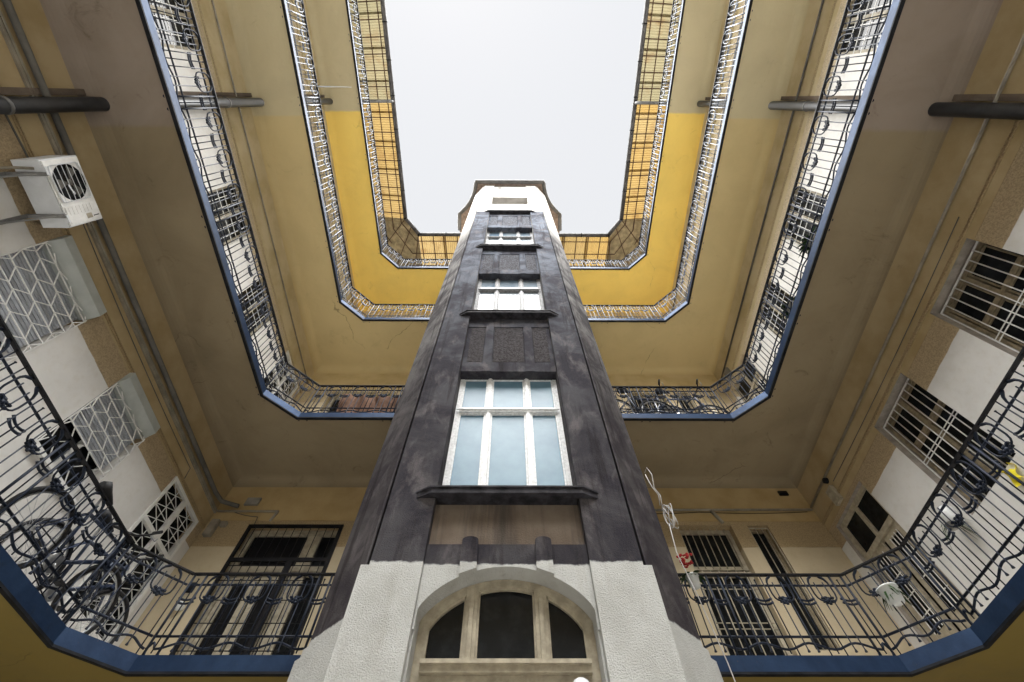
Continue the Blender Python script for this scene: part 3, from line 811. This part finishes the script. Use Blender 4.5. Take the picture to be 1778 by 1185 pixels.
m = arch_ring(3.40, 3.47, .06); AW = m.build('arched_window', M_cream, TW)
for xc in (-.262, .262):
    m = MB(); m.box(CX + xc - .045, CX + xc + .045, 3.385, 3.46, 3.255, arch(xc) - .05); m.box(CX + xc - .016, CX + xc + .016, 3.372, 3.3845, 3.255, arch(xc) - .05); m.build('mullion', M_cream, AW)
m = MB(); m.box(CX - .58, CX + .58, 3.36, 3.46, 3.19, 3.254); m.box(CX - .58, CX + .58, 3.335, 3.3595, 3.235, 3.262); m.build('transom', M_cream, AW)
for xa, xb in ((-.575, -.308), (-.216, .216), (.308, .575)):
    pts = [(xa, 3.262)] + [(xb, 3.262)] + [(xa + (xb - xa) * (1 - i / 8), min(arch((xa + (xb - xa) * (1 - i / 8)) * 1.09), 9) - .07) for i in range(9)]
    m = MB(); m.prism([(CX + a, b) for a, b in pts], 3.43, 3.436, T=lambda u, v, w_: (u, w_, v)); m.build('pane', M_glass, AW)
    m = MB(); c = .026
    for i in range(len(pts)):
        p, q_ = pts[i], pts[(i + 1) % len(pts)]
        m.tube([(CX + p[0], 3.418, p[1]), (CX + q_[0], 3.418, q_[1])], .02, 4)
    m.build('casement', M_cream, AW)
m = MB(); m.box(CX - .58, CX + .58, 3.40, 3.45, 0, 3.189); m.box(CX - .01, CX + .01, 3.395, 3.399, .1, 3.1); m.build('entrance_door', M_cream, TW)
m = MB(); m.lathe([(.0, -.05), (.055, -.05), (.066, -.03), (.07, 0)], (.47, 3.345, 3.075), 14, 'y'); m.box(.39, .55, 3.315, 3.36, 3.05, 3.10); tag(m.build('door_lamp', M_acw), 'small white lamp housing over the tower entrance', 'lamp')
# machine room on top
m = MB()
def front(m, holes):
    A = sorted({-HB, HB, *[h[0] for h in holes], *[h[1] for h in holes]}); Zs = sorted({16.362, ZT, *[h[2] for h in holes], *[h[3] for h in holes]})
    for i in range(len(A) - 1):
        for j in range(len(Zs) - 1):
            ca, cz = (A[i] + A[i + 1]) / 2, (Zs[j] + Zs[j + 1]) / 2
            if any(h[0] < ca < h[1] and h[2] < cz < h[3] for h in holes): continue
            m.box(CX + A[i], CX + A[i + 1], 3.25, 3.5, Zs[j], Zs[j + 1])
front(m, [(-.65, .645, 17.80, 19.05)])
m.build('machine_room_front', M_tower, TW)
m = MB(); m.box(CX - .64, CX + .64, 3.3, 3.34, 19.7, 19.78); m.box(CX - .5, CX - .36, 3.235, 3.26, 20.9, 21.0); m.build('vent_slot', M_dark, TW)
m = MB(); m.box(CX - HB, CX + HB, 3.9, 3.94, 17.0, 21.4); m.box(CX - HB, CX + HB, 3.5, 3.9, 19.06, 19.1); m.build('machine_room_wall', M_brown, TW)
# eaves: concave corners
ev = [(-1.40, 2.94)]
for i in range(0, 9):
    t = i / 8; p0, p1, p2 = Vector((-1.40, 2.99)), Vector((-1.46, 3.72)), Vector((-2.12, 4.22))
    q_ = p0 * (1 - t) ** 2 + p1 * 2 * t * (1 - t) + p2 * t * t; ev.append((q_.x, q_.y))
ev += [(-2.16, 4.9)]
full = [(x * 1.045, y * 1.045) for x, y in ev[::-1] + [(-x - .06, y) for x, y in ev]]
m = MB(); inn = full + [(2.1, 5.6), (-2.16, 5.6)]; m.prism(inn, ZT + .001, ZT + .10); rf = m.build('roof', M_eave, TW)
m = MB(); m.tube([(x, y, ZT + .03) for x, y in full], .085, 10); m.build('gutter', M_gutpale, rf)
m = MB()
for i in range(1, len(full) - 1):
    if i % 2 == 0:
        d = (Vector(full[i + 1]) - Vector(full[i - 1])).normalized() * .012
        m.tube([(full[i][0] - d.x, full[i][1] - d.y, ZT + .03), (full[i][0] + d.x, full[i][1] + d.y, ZT + .03)], .094, 10)
for x in (-.5, .45): m.tube([(x, 3.072, ZT + .03), (x + .02, 3.072, ZT + .03)], .094, 10)
m.build('gutter_straps', M_gutter, rf)

# ------------------------------------------------------------------ roof canopy over the top gallery
RC = thing('roof_canopy', 'yellow translucent corrugated roof on brown steel rafters round the open sky', 'roof')
ZE, ZW = 18.6, 18.95
EL, ER, EB = -3.97, 4.20, 4.60
def sheet_mesh(wid, length, rise, rnd):
    m = MB(); lam = .076; n = int(wid / lam) * 6
    row = [(wid * i / n,   .019 * math.sin(2 * math.pi * wid * i / n / lam)) for i in range(n + 1)]
    for i in range(n):
        (a, za), (b, zb) = row[i], row[i + 1]
        m.face([(a, 0, za), (b, 0, zb), (b, length, zb + rise), (a, length, za + rise)], True)
    return m.mesh('corrugated_sheet', M_sheet)
SW = .912
mL = sheet_mesh(SW + .07, EL - WL + .03, ZW - ZE, 0); mR_ = sheet_mesh(SW + .07, WR - ER + .03, ZW - ZE, 0); mB = sheet_mesh(SW + .07, WB - EB + .03, ZW - ZE, 0)
y = -5.1; i = 0
while y < 3.9:
    dz = .004 * (i % 2)
    link('corrugated_sheet', mL, RC, (EL, y, ZE + dz), (0, 0, R(90)))
    link('corrugated_sheet', mR_, RC, (ER, y + SW + .07, ZE + dz), (0, 0, R(-90)))
    y += SW; i += 1
x = -3.5; i = 0
while x < 3.4:
    link('corrugated_sheet', mB, RC, (x, EB, ZE + .004 * (i % 2)), (0, 0, 0)); x += SW; i += 1
# grey corner panels
CLp, CRp = (EL, 4.05), (-3.42, EB)
for (p, q_, c) in (((EL, 3.95), (-3.50, EB), (WL, WB)), ((ER, 3.95), (3.76, EB), (WR, WB))):
    sx = -1 if c[0] < 0 else 1
    pts = [(p[0], p[1], ZE - .012), (q_[0], q_[1], ZE - .012), (q_[0], WB, ZW - .012), (c[0], WB, ZW - .012), (c[0], p[1], ZW - .012)]
    ctr = pts[0]
    for a, b in ((1, 2), (2, 3), (3, 4)):
        m = MB(); m.face([pts[0], pts[a], pts[b]]); m.build('corner_panel', M_corner, RC)
def rafters(nm, P0, P1, n):
    pass
m0 = MB(); m0.tube([(EL, 0, ZE - .035), (WL, 0, ZW - .035)], .021, 4); mr0 = m0.mesh('rafter', M_brownst)
m1 = MB(); m1.tube([(ER, 0, ZE - .035), (WR, 0, ZW - .035)], .021, 4); mr1 = m1.mesh('rafter', M_brownst)
m2 = MB(); m2.tube([(0, EB, ZE - .035), (0, WB, ZW - .035)], .021, 4); mr2 = m2.mesh('rafter', M_brownst)
y = -4.9
while y < 4.0:
    link('rafter', mr0, RC, (0, y, 0)); link('rafter', mr1, RC, (0, y, 0)); y += .456
x = -3.4
while x < 3.7:
    link('rafter', mr2, RC, (x, 0, 0)); x += .456
for t in (.12, .42, .72):
    m = MB(); zz = ZE + (ZW - ZE) * t - .055
    xl_, xr_, yb_ = EL + (WL - EL) * t, ER + (WR - ER) * t, EB + (WB - EB) * t
    m.tube([(xl_, -5.1, zz), (xl_, 4.0 + .9 * t, zz), (-3.48 - .8 * t, yb_, zz), (3.74 + .8 * t, yb_, zz), (xr_, 4.0 + .9 * t, zz), (xr_, -5.1, zz)], .02, 4); m.build('purlin', M_brownst, RC)
for c, p in (((EL, 4.0), (WL, 5.3)), ((-3.75, 4.28), (-4.75, WB)), ((-3.5, EB), (-3.9, WB)), ((ER, 4.0), (WR, 5.3)), ((4.0, 4.28), (4.95, WB)), ((3.75, EB), (4.1, WB))):
    m = MB(); m.tube([(*c, ZE - .04), (*p, ZW - .04)], .018, 4); m.build('hip_rafter', M_brownst, RC)
gp = [(EL + .05, -5.1), (EL + .05, 3.93), (-3.47, EB - .06), (3.73, EB - .06), (ER - .05, 3.93), (ER - .05, -5.1)]
for a, b in zip(gp[:-1], gp[1:]):
    m = MB(); m.tube([(*a, ZE - .03), (*b, ZE - .03)], .075, 10); gt = m.build('gutter', M_gutter, RC)
    d = Vector((b[0] - a[0], b[1] - a[1])); n = max(1, int(d.length / .95)); dd = d.normalized() * .012
    m = MB()
    for i in range(n + 1):
        q_ = Vector(a) + d * (i / n); m.tube([(q_.x - dd.x, q_.y - dd.y, ZE - .03), (q_.x + dd.x, q_.y + dd.y, ZE - .03)], .084, 10)
    m.build('gutter_brackets', M_lip, gt)

# ------------------------------------------------------------------ downpipes
for sx, wx, ex, lab in ((-1, WL, EL, 'dark zinc downpipe running up the left wall past every gallery'), (1, WR, ER, 'dark zinc downpipe running up the right wall past every gallery')):
    D = thing('downpipe', lab, 'downpipe', (wx, .08, 0), 'rainwater downpipes')
    m = MB(); m.tube([(-sx * .13, 0, 0.0), (-sx * .13, 0, 17.6)], .078, 14); m.build('pipe', M_pipe, D)
    m = MB(); m.tube([(-sx * .13, 0, 0), (-sx * .13, 0, .035)], .086, 14); m.box(*sorted((-sx * .06, 0)), -.02, .02, 0, .03); me = m.mesh('clamp', M_zinc)
    for zk in ZK:
        for h in (1.2, 2.7): link('clamp', me, D, (0, 0, zk + h))
    m = MB(); e = ex - wx
    m.tube([(-sx * .13, 0, 17.6), (-sx * .2, 0, 17.9), (e + sx * .1, 0, 18.25), (e - sx * .02, 0, 18.4), (e - sx * .05, 0, 18.56)], .05, 10); m.build('swan_neck', M_zinc, D)
    m = MB(); m.box(*sorted((0, -sx * .03)), -.16, -.09, 0, 18.5); m.build('backing_board', M_brown, D)

# ------------------------------------------------------------------ conduits
def conduit(name, pts, r_, mat, label, n=8, cat='conduit', group=None):
    m = MB(); m.tube(pts, r_, n); return tag(m.build(name, mat), label, cat, group)
conduit('conduit', [(WL + .06, -6.5, 7.17), (WL + .06, 5.95, 7.17), (WL + .1, 6.18, 7.17), (-4.72, WB - .06, 7.14)], .038, M_cond, 'thick dark conduit under the soffit along the left wall')
m = MB()
for z in (7.045, 7.085): m.box(WL, WL + .03, -6.5, 6.32, z - .014, z + .014)
tag(m.build('cable_trunking', M_trunk), 'pale twin cable trunking just below the dark conduit on the left wall', 'conduit')
m = MB(); m.tube([(WL + .05, WB - .03, 7.06), (-4.0, WB - .03, 7.06), (-4.0, WB - .03, 7.06), (-4.05, WB - .03, 6.86)], .02, 6)
tag(m.build('cable_trunking', M_trunk), 'short pale trunking turning down above the black barred doorway', 'conduit')
conduit('conduit', [(WR - .03, -6.5, 7.17), (WR - .03, 6.3, 7.17)], .02, M_trunk, 'thin pale conduit along the right wall under the soffit')
conduit('conduit', [(1.5, WB - .03, 7.10), (5.3, WB - .03, 7.12)], .021, M_trunk, 'thin pale conduit along the rear wall right of the tower')
conduit('conduit', [(3.52, WB - .03, 7.09), (3.62, WB - .03, 6.84)], .03, M_trunk, 'short slanting conduit above the barred rear window')
for k in (1, 2):
    conduit('conduit', [(WR - .03, -6.5, ZK[k] + 3.3), (WR - .03, 6.3, ZK[k] + 3.3)], .02, M_cond, 'brown conduit along the right wall of the %s gallery' % ORD[k])
    conduit('conduit', [(WL + .03, -6.5, ZK[k] + 3.28), (WL + .03, 6.3, ZK[k] + 3.28)], .016, M_trunk, 'thin conduit along the left wall of the %s gallery' % ORD[k])
conduit('wire', [(WL + .03, -1.5, 6.5), (WL + .05, -.2, 6.62), (WL + .04, .35, 6.66), (WL + .03, .9, 6.70)], .01, M_cond, 'loose grey cable running to the air conditioner', 6, 'cable')

def sag(a, b, d, n=9):
    a, b = Vector(a), Vector(b); return [a.lerp(b, i / n) - Vector((0, 0, d * 4 * (i / n) * (1 - i / n))) for i in range(n + 1)]
conduit('wire', sag((WL + .02, 1.3, 6.98), (WL + .02, 5.2, 6.95), .03) + [(WL + .02, 5.25, 6.78)], .006, M_cond, 'thin dark cable sagging along the left wall under the trunking', 5, 'cable')
conduit('wire', sag((1.5, WB - .02, 7.06), (3.3, WB - .02, 7.07), .035) + sag((3.3, WB - .02, 7.07), (5.2, WB - .02, 7.08), .03)[1:], .006, M_black, 'thin black cable under the rear wall conduit right of the tower', 5, 'cable')
conduit('wire', sag((-4.75, WB - .02, 7.05), (-4.3, WB - .02, 6.95), .02) + [(-4.28, WB - .02, 6.8)], .007, M_cond, 'short dark cable curling down to the barred doorway', 5, 'cable')
conduit('wire', sag((WR - .02, 1.2, 6.98), (WR - .02, 5.5, 7.0), .03), .006, M_cond, 'thin dark cable along the right wall frieze', 5, 'cable')
# ------------------------------------------------------------------ air conditioner on the left wall
AC = thing('air_conditioner', 'white air conditioner outdoor unit bracketed to the left wall', 'air conditioner', (WL, .56, 6.42))
y0, y1, h = 0, .68, .44
m = MB(); m.box(.10, .38, y0, y1, 0, h); m.build('casing', M_acw, AC)
m = MB(); m.box(.381, .395, .012, y1 - .012, .012, h - .012); fp = m.build('front_panel', M_white, AC)
cyc, czc, fr_ = .245, .22, .185
m = MB(); m.lathe([(0, .396), (fr_, .396), (fr_, .3965)], (0, cyc, czc), 28, 'x'); m.build('fan_opening', M_glass, AC)
m = MB()
for i in range(3):
    a = i * 2.094 + .4
    P = [(.398, cyc + r_ * math.cos(a + t), czc + r_ * math.sin(a + t)) for r_, t in ((.03, 0), (.16, -.25), (.165, .5), (.05, .5))]
    m.face(P)
m.lathe([(0, .402), (.03, .401), (.034, .397)], (0, cyc, czc), 12, 'x'); m.build('fan', M_cond, AC)
m = MB()
for i in range(6):
    z = czc - .15 + .06 * i; m.tube([(.408, cyc - .19, z), (.408, cyc + .19, z)], .003, 4)
ringp = [(.402, cyc + (fr_ + .012) * max(-.93, min(.93, 1.25 * math.cos(2 * math.pi * i / 24))), czc + (fr_ + .012) * max(-.93, min(.93, 1.25 * math.sin(2 * math.pi * i / 24)))) for i in range(24)]
m.tube(ringp, .006, 5, closed=True); m.build('fan_guard', M_acw, AC)
m = MB(); m.box(.3955, .402, .47, .645, .03, h - .05)
for i in range(7): m.box(.402, .406, .48, .56, .06 + .045 * i, .08 + .045 * i)
m.build('louvre_panel', M_white, AC)
m = MB(); m.box(.4025, .404, .58, .632, .24, .31); m.build('rating_sticker', M_cream, AC)
m = MB()
for i in range(9): m.box(.4025, .404, .612, .622, .325 - .0 + .008 * i, .330 + .008 * i)
m.build('maker_lettering', M_dark, AC)
for yy in (.13, .55):
    m = MB(); m.box(0, .42, yy - .018, yy + .018, -.035, -.003); m.box(0, .03, yy - .02, yy + .02, -.42, -.036); m.tube([(.02, yy, -.38), (.34, yy, -.035)], .011, 4); m.build('bracket', M_zinc, AC)
m = MB(); m.tube([(.3, .08, 0), (.2, .06, -.1), (.05, .05, -.25), (.02, .3, -.4), (.02, .5, -.5)], .014, 6); m.build('hose', M_trunk, AC)
m = MB()
for yy in (.1, .58): m.box(.39, .43, yy - .04, yy + .04, -.02, .0)
m.build('feet', M_acw, AC)

# ------------------------------------------------------------------ small wall pieces
def wbox(name, mat, c, s, label, cat):
    m = MB(); x, y, z = c; a, b, h_ = s; e = .008
    m.box(x - a / 2, x + a / 2, y - b / 2, y + b / 2, z - h_ / 2, z + h_ / 2); m.box(x - a / 2 + e, x + a / 2 - e, y - b / 2 - .006, y - b / 2 - .0005, z - h_ / 2 + e, z + h_ / 2 - e)
    return tag(m.build(name, mat), label, cat)
wbox('junction_box', M_trunk, (-4.93, WB - .05, 6.70), (.12, .08, .3), 'slanting beige junction box in the left rear corner', 'box')
wbox('junction_box', M_trunk, (-4.78, WB - .04, 6.78), (.1, .06, .08), 'small beige box right beside the tall junction box', 'box')
wbox('vent_grille', M_plast, (-4.55, WB - .02, 7.28), (.24, .03, .16), 'dark grey vent under the soffit in the left rear corner', 'vent')
wbox('vent_grille', M_black, (5.0, WB - .02, 7.50), (.16, .03, .09), 'black sooty vent near the right rear corner', 'vent')
m = MB(); m.box(WR - .06, WR, 5.58, 5.76, 6.72, 7.0); m.box(WR - .068, WR - .0605, 5.60, 5.74, 6.74, 6.98); tag(m.build('meter_box', M_cream), 'pale rectangular wall box above the right hand doorway', 'box')
m = MB(); m.lathe([(.0, -.06), (.045, -.055), (.05, 0)], (WR - .0, 5.62, 7.13), 12, 'x'); tag(m.build('cable_socket', M_black), 'round black cable socket beside the pale wall box', 'box')
m = MB(); m.box(WR - .06, WR, 5.75, 5.95, ZK[1] + 2.95, ZK[1] + 3.2); m.box(WR - .066, WR - .0605, 5.77, 5.85, ZK[1] + 2.98, ZK[1] + 3.1); tag(m.build('alarm_box', M_plast), 'grey alarm box in the right rear corner of the second gallery', 'box')
m = MB(); m.lathe([(0, -.1), (.05, -.09), (.065, -.04), (.05, 0)], (-4.62, WB, 5.4), 12, 'y'); tag(m.build('wall_lamp', M_terr), 'round white globe lamp on the rear wall left of the barred doorway', 'lamp')
m = MB(); m.box(-4.70, -4.60, WB - .03, WB, 5.62, 5.76); tag(m.build('letter_box', M_black), 'small black box above the round wall lamp', 'box')
m = MB(); m.tube([(XL, -.22, 12.70), (-3.43, -.21, 12.70)], [.014, .007], 6); tag(m.build('washing_pole', M_acw), 'thin white pole jutting from the left railing of the third gallery', 'pole')
# roller blind above rear doors, second gallery: brown cloth hung along the rail
m = MB(); n = 60; x0, x1 = -3.25, -1.75
rows = 7
def cl(i, j):
    t = i / n; zz = ZK[1] + .32 + .78 * j / rows
    return (x0 + (x1 - x0) * t + .02 * math.sin(9 * t + j), 5.12 + .035 * math.sin(26 * t + .6 * j) + .02 * math.sin(61 * t), zz - .05 * math.sin(3.1 * t) * (j / rows))
for i in range(n):
    for j in range(rows): m.face([cl(i, j), cl(i + 1, j), cl(i + 1, j + 1), cl(i, j + 1)], True)
tag(m.build('hanging_cloth', M_cloth), 'brown cloth hung behind the second gallery railing left of the tower', 'cloth')

# loose white cable coil on the tower's right flank
m = MB()
def strand(pts): m.tube(pts, .0042, 5)
for q_ in range(5):
    ph = random.uniform(0, 6.28); rz_, ry = random.uniform(.10, .15), random.uniform(.04, .075); cz = 4.60 + random.uniform(-.03, .03)
    strand([(1.515 + .03 * math.sin(t + ph * 2) + .008 * q_, 3.50 - ry * math.sin(t), cz + rz_ * math.cos(t + .2)) for t in [ph + 6.0 * i / 22 for i in range(23)]])
strand([(1.47, 3.57, 5.22), (1.50, 3.54, 5.27), (1.52, 3.52, 5.15), (1.50, 3.54, 4.98), (1.52, 3.5, 4.84), (1.50, 3.52, 4.70)])
strand([(1.47, 3.57, 5.20), (1.485, 3.55, 5.0), (1.51, 3.52, 4.86), (1.49, 3.53, 4.74)])
strand([(1.50, 3.5, 4.5), (1.48, 3.52, 4.2), (1.51, 3.49, 3.8), (1.53, 3.46, 3.3), (1.54, 3.46, 2.2), (1.57, 3.45, .01)])
tag(m.build('cable_coil', M_rim), 'loose coil of white cable hanging on the right flank of the tower', 'cable')

# ------------------------------------------------------------------ bicycles
def make_bike(name, label, group):
    B = thing(name, label, 'bicycle', (0, 0, 0), group); r_ = .335; wb = 1.12
    hubr, hubf = Vector((0, 0, r_)), Vector((wb, 0, r_)); bb = Vector((.43, 0, .29)); st_ = Vector((.28, 0, .80)); hd_ = Vector((.88, 0, .82)); hl = Vector((.93, 0, .66))
    m = MB(); T = lambda a, b, r2=.016: m.tube([a, b], r2, 7)
    T(bb, st_, .017); T(st_ - Vector((0, 0, .06)), hd_, .018); T(bb, hl, .021); T(hd_ + Vector((-.015, 0, .05)), hl, .02)
    for s in (-1, 1):
        o = Vector((0, s * .055, 0)); T(bb + Vector((0, s * .02, 0)), hubr + o, .011); T(st_ + Vector((0, s * .015, -.07)), hubr + o, .009)
    m.build('frame', M_bike, B)
    m = MB()
    for s in (-1, 1): o = Vector((0, s * .05, 0)); m.tube([hl + o * .9, hl + o + Vector((.03, 0, -.08)), hubf + o], [.014, .014, .009], 6)
    m.box(hl.x - .03, hl.x + .03, -.055, .055, hl.z - .03, hl.z); m.build('fork', M_bike, B)
    for hub in (hubr, hubf):
        W_ = link('wheel', None, B, hub)
        m = MB(); m.tube([(r_ * math.cos(a), 0, r_ * math.sin(a)) for a in [2 * math.pi * i / 32 for i in range(32)]], .024, 8, closed=True); m.build('tyre', M_rubber, W_)
        m = MB(); m.tube([((r_ - .03) * math.cos(a), 0, (r_ - .03) * math.sin(a)) for a in [2 * math.pi * i / 32 for i in range(32)]], .012, 5, closed=True); m.build('rim', M_chrome, W_)
        m = MB()
        for i in range(20):
            a = 2 * math.pi * i / 20; m.tube([(0, .03 * (-1) ** i, 0), ((r_ - .03) * math.cos(a), 0, (r_ - .03) * math.sin(a))], .0022, 3, caps=False)
        m.tube([(0, -.05, 0), (0, .05, 0)], .02, 8); m.build('spokes', M_chrome, W_)
    m = MB(); sp = st_ + Vector((-.045, 0, .13)); m.tube([st_ - Vector((0, 0, .02)), sp], .013, 6); m.build('seat_post', M_chrome, B)
    m = MB(); m.tube([sp + Vector((-.13, 0, .03)), sp + Vector((-.09, 0, .035)), sp + Vector((0, 0, .025)), sp + Vector((.09, 0, .02)), sp + Vector((.15, 0, .01))], [.04, .075, .05, .026, .014], 9); m.build('saddle', M_rubber, B)
    top = hd_ + Vector((-.03, 0, .14)); m = MB(); m.tube([hd_ + Vector((-.015, 0, .04)), top, top + Vector((.07, 0, .02))], .014, 6)
    c = top + Vector((.07, 0, .02)); m.tube([c + Vector((-.06, -.30, .04)), c + Vector((0, -.14, .03)), c, c + Vector((0, .14, .03)), c + Vector((-.06, .30, .04))], .012, 6); H = m.build('handlebar', M_rubber, B)
    for s in (-1, 1):
        m = MB(); m.tube([c + Vector((-.04, s * .22, .037)), c + Vector((-.075, s * .335, .043))], .018, 7); m.build('grip', M_rubber, H)
        m = MB(); m.tube([c + Vector((.02, s * .17, .03)), c + Vector((.035, s * .25, -.01)), c + Vector((-.02, s * .31, -.01))], .006, 5); m.build('brake_lever', M_chrome, H)
    m = MB(); m.lathe([(.0, -.05), (.09, -.05), (.092, -.045), (.085, -.042)], bb, 20, 'y')
    m.tube([bb + Vector((0, -.06, 0)), bb + Vector((.15, -.07, -.08))], .012, 5); m.tube([bb + Vector((0, .06, 0)), bb + Vector((-.15, .07, .08))], .012, 5); m.build('crank', M_chrome, B)
    for o in (Vector((.15, -.12, -.08)), Vector((-.15, .12, .08))):
        m = MB(); q_ = bb + o; m.box(q_.x - .045, q_.x + .045, q_.y - .045, q_.y + .045, q_.z - .012, q_.z + .012); m.build('pedal', M_rubber, B)
    m = MB(); m.tube([bb + Vector((0, -.05, .09)), hubr + Vector((0, -.05, .035))], .006, 4); m.tube([bb + Vector((0, -.05, -.09)), hubr + Vector((0, -.05, -.035))], .006, 4); m.build('chain', M_lip, B)
    return B
b0 = make_bike('bicycle', 'dark mountain bicycle leaning inside the lowest railing on the left, nearer the railing', None)
b0.location = (-4.36, 3.42, ZK[0] + .18); b0.rotation_euler = (R(9), 0, R(90))
b1 = copy_tree(b0); b1['label'] = 'second dark bicycle on the lowest left gallery, behind the first, further along'
b1.location = (-4.60, 3.85, ZK[0] + .18); b1.rotation_euler = (R(12), 0, R(84))
for i, (x, yy, rz, lab) in enumerate(((2.0, 5.12, 8, 'dark bicycle behind the second gallery railing, close to the tower'), (2.45, 5.4, -6, 'dark bicycle in the middle of the row behind the second gallery railing'), (2.75, 5.14, 186 - 180, 'dark bicycle behind the second gallery railing, nearest the right corner'))):
    c = copy_tree(b0); c['label'] = lab; c['group'] = 'bicycles behind the second railing'; c.location = (x, yy, ZK[1] + .18); c.rotation_euler = (R((-1) ** i * 7), 0, R(rz))

# ------------------------------------------------------------------ plants and pots
def blades(mb, c, n, ln, w_, droop=.5, spread=1.0, upb=.6):
    for i in range(n):
        a = random.uniform(0, 2 * math.pi); l = ln * random.uniform(.6, 1.1); s = random.uniform(.5, 1) * spread; pts = []
        d = Vector((math.cos(a), math.sin(a), 0)); sd_ = Vector((-d.y, d.x, 0))
        for j in range(5):
            t = j / 4; pts.append(Vector(c) + d * (l * s * t) + Vector((0, 0, upb * l * t - droop * l * t * t * 1.6)))
        for j in range(4):
            wa, wb_ = w_ * math.sin(math.pi * (.15 + .8 * j / 4)), w_ * math.sin(math.pi * (.15 + .8 * (j + 1) / 4))
            mb.face([pts[j] - sd_ * wa, pts[j] + sd_ * wa, pts[j + 1] + sd_ * wb_, pts[j + 1] - sd_ * wb_])
def pot_plant(name, loc, label, r_=.10, h=.17, potmat=M_terr, n=46, ln=.26, w_=.012, droop=.9, flowers=0, group=None):
    P = thing(name, label, 'plant', loc, group)
    m = MB(); m.lathe([(0, 0), (r_ * .72, 0), (r_ * .95, h * .9), (r_ * 1.06, h * .92), (r_ * 1.06, h), (r_ * .93, h), (r_ * .9, h * .85), (0, h * .85)], (0, 0, 0), 20); m.build('pot', potmat, P)
    m = MB(); blades(m, (0, 0, h * .9), n, ln, w_, droop); m.build('foliage', M_leaf, P)
    if flowers:
        m = MB()
        for i in range(flowers):
            c = Vector((random.uniform(-.11, .11), random.uniform(-.08, .08), h + random.uniform(.12, .24)))
            for j in range(9):
                a = random.uniform(0, 6.28); e = Vector((math.cos(a), math.sin(a), random.uniform(-.4, .8))) * .022
                m.lathe([(0, -.012), (.014, -.004), (.016, .004), (0, .012)], c + e, 6)
        m.build('flowers', M_red, P, kind='stuff')
    return P
pot_plant('potted_fern', (4.12, 4.68, ZK[0] + .60), 'drooping green plant in a white pot hung inside the lowest right corner railing', .105, .16, n=40, ln=.21, w_=.013, droop=.85)
pot_plant('geranium', (2.06, 4.72, ZK[0] + .80), 'red geranium in a small white pot beside the tower on the lowest railing', .07, .13, n=40, ln=.17, w_=.022, droop=.5, flowers=7)
pot_plant('trailing_plant', (4.53, 3.82, ZK[0] + .84), 'thin trailing spider plant behind the lowest right railing', .05, .06, M_plast, n=16, ln=.3, w_=.005, droop=.9)
pot_plant('potted_plant', (4.62, 1.85, ZK[1] + .32), 'dark leafy plant low behind the second gallery right railing, nearer the viewer', .13, .2, M_plast, n=160, ln=.34, w_=.022, droop=.5)
pot_plant('potted_plant', (4.62, 2.95, ZK[1] + .32), 'dark leafy plant low behind the second gallery right railing, farther along', .13, .2, M_plast, n=160, ln=.30, w_=.022, droop=.5)
# vase and yellow bag on the sill of the right window
m = MB(); m.lathe([(0, 0), (.07, 0), (.085, .06), (.08, .16), (.06, .2), (.055, .22)], (WR - .10, 4.32, ZK[0] + 1.33), 16); m.lathe([(.0852, .1), (.0852, .13)], (WR - .10, 4.32, ZK[0] + 1.33), 16)
tag(m.build('watering_jug', M_terr), 'white jug standing at the end of the right wall window', 'jug')
m = MB(); n = 10
for i in range(n):
    for j in range(n):
        def q(i_, j_):
            u, v = i_ / n, j_ / n
            return (WR - .05 - .05 * math.sin(3 * u + 5 * v) - .04 * math.sin(9 * u - 4 * v), 3.38 + .13 * u + .02 * math.sin(7 * v), 4.98 + .20 * v + .03 * math.sin(6 * u + 2 * v))
        m.face([q(i, j), q(i + 1, j), q(i + 1, j + 1), q(i, j + 1)], True)
tag(m.build('yellow_cloth', M_yel), 'crumpled bright yellow cloth hung on the right window bars', 'cloth')
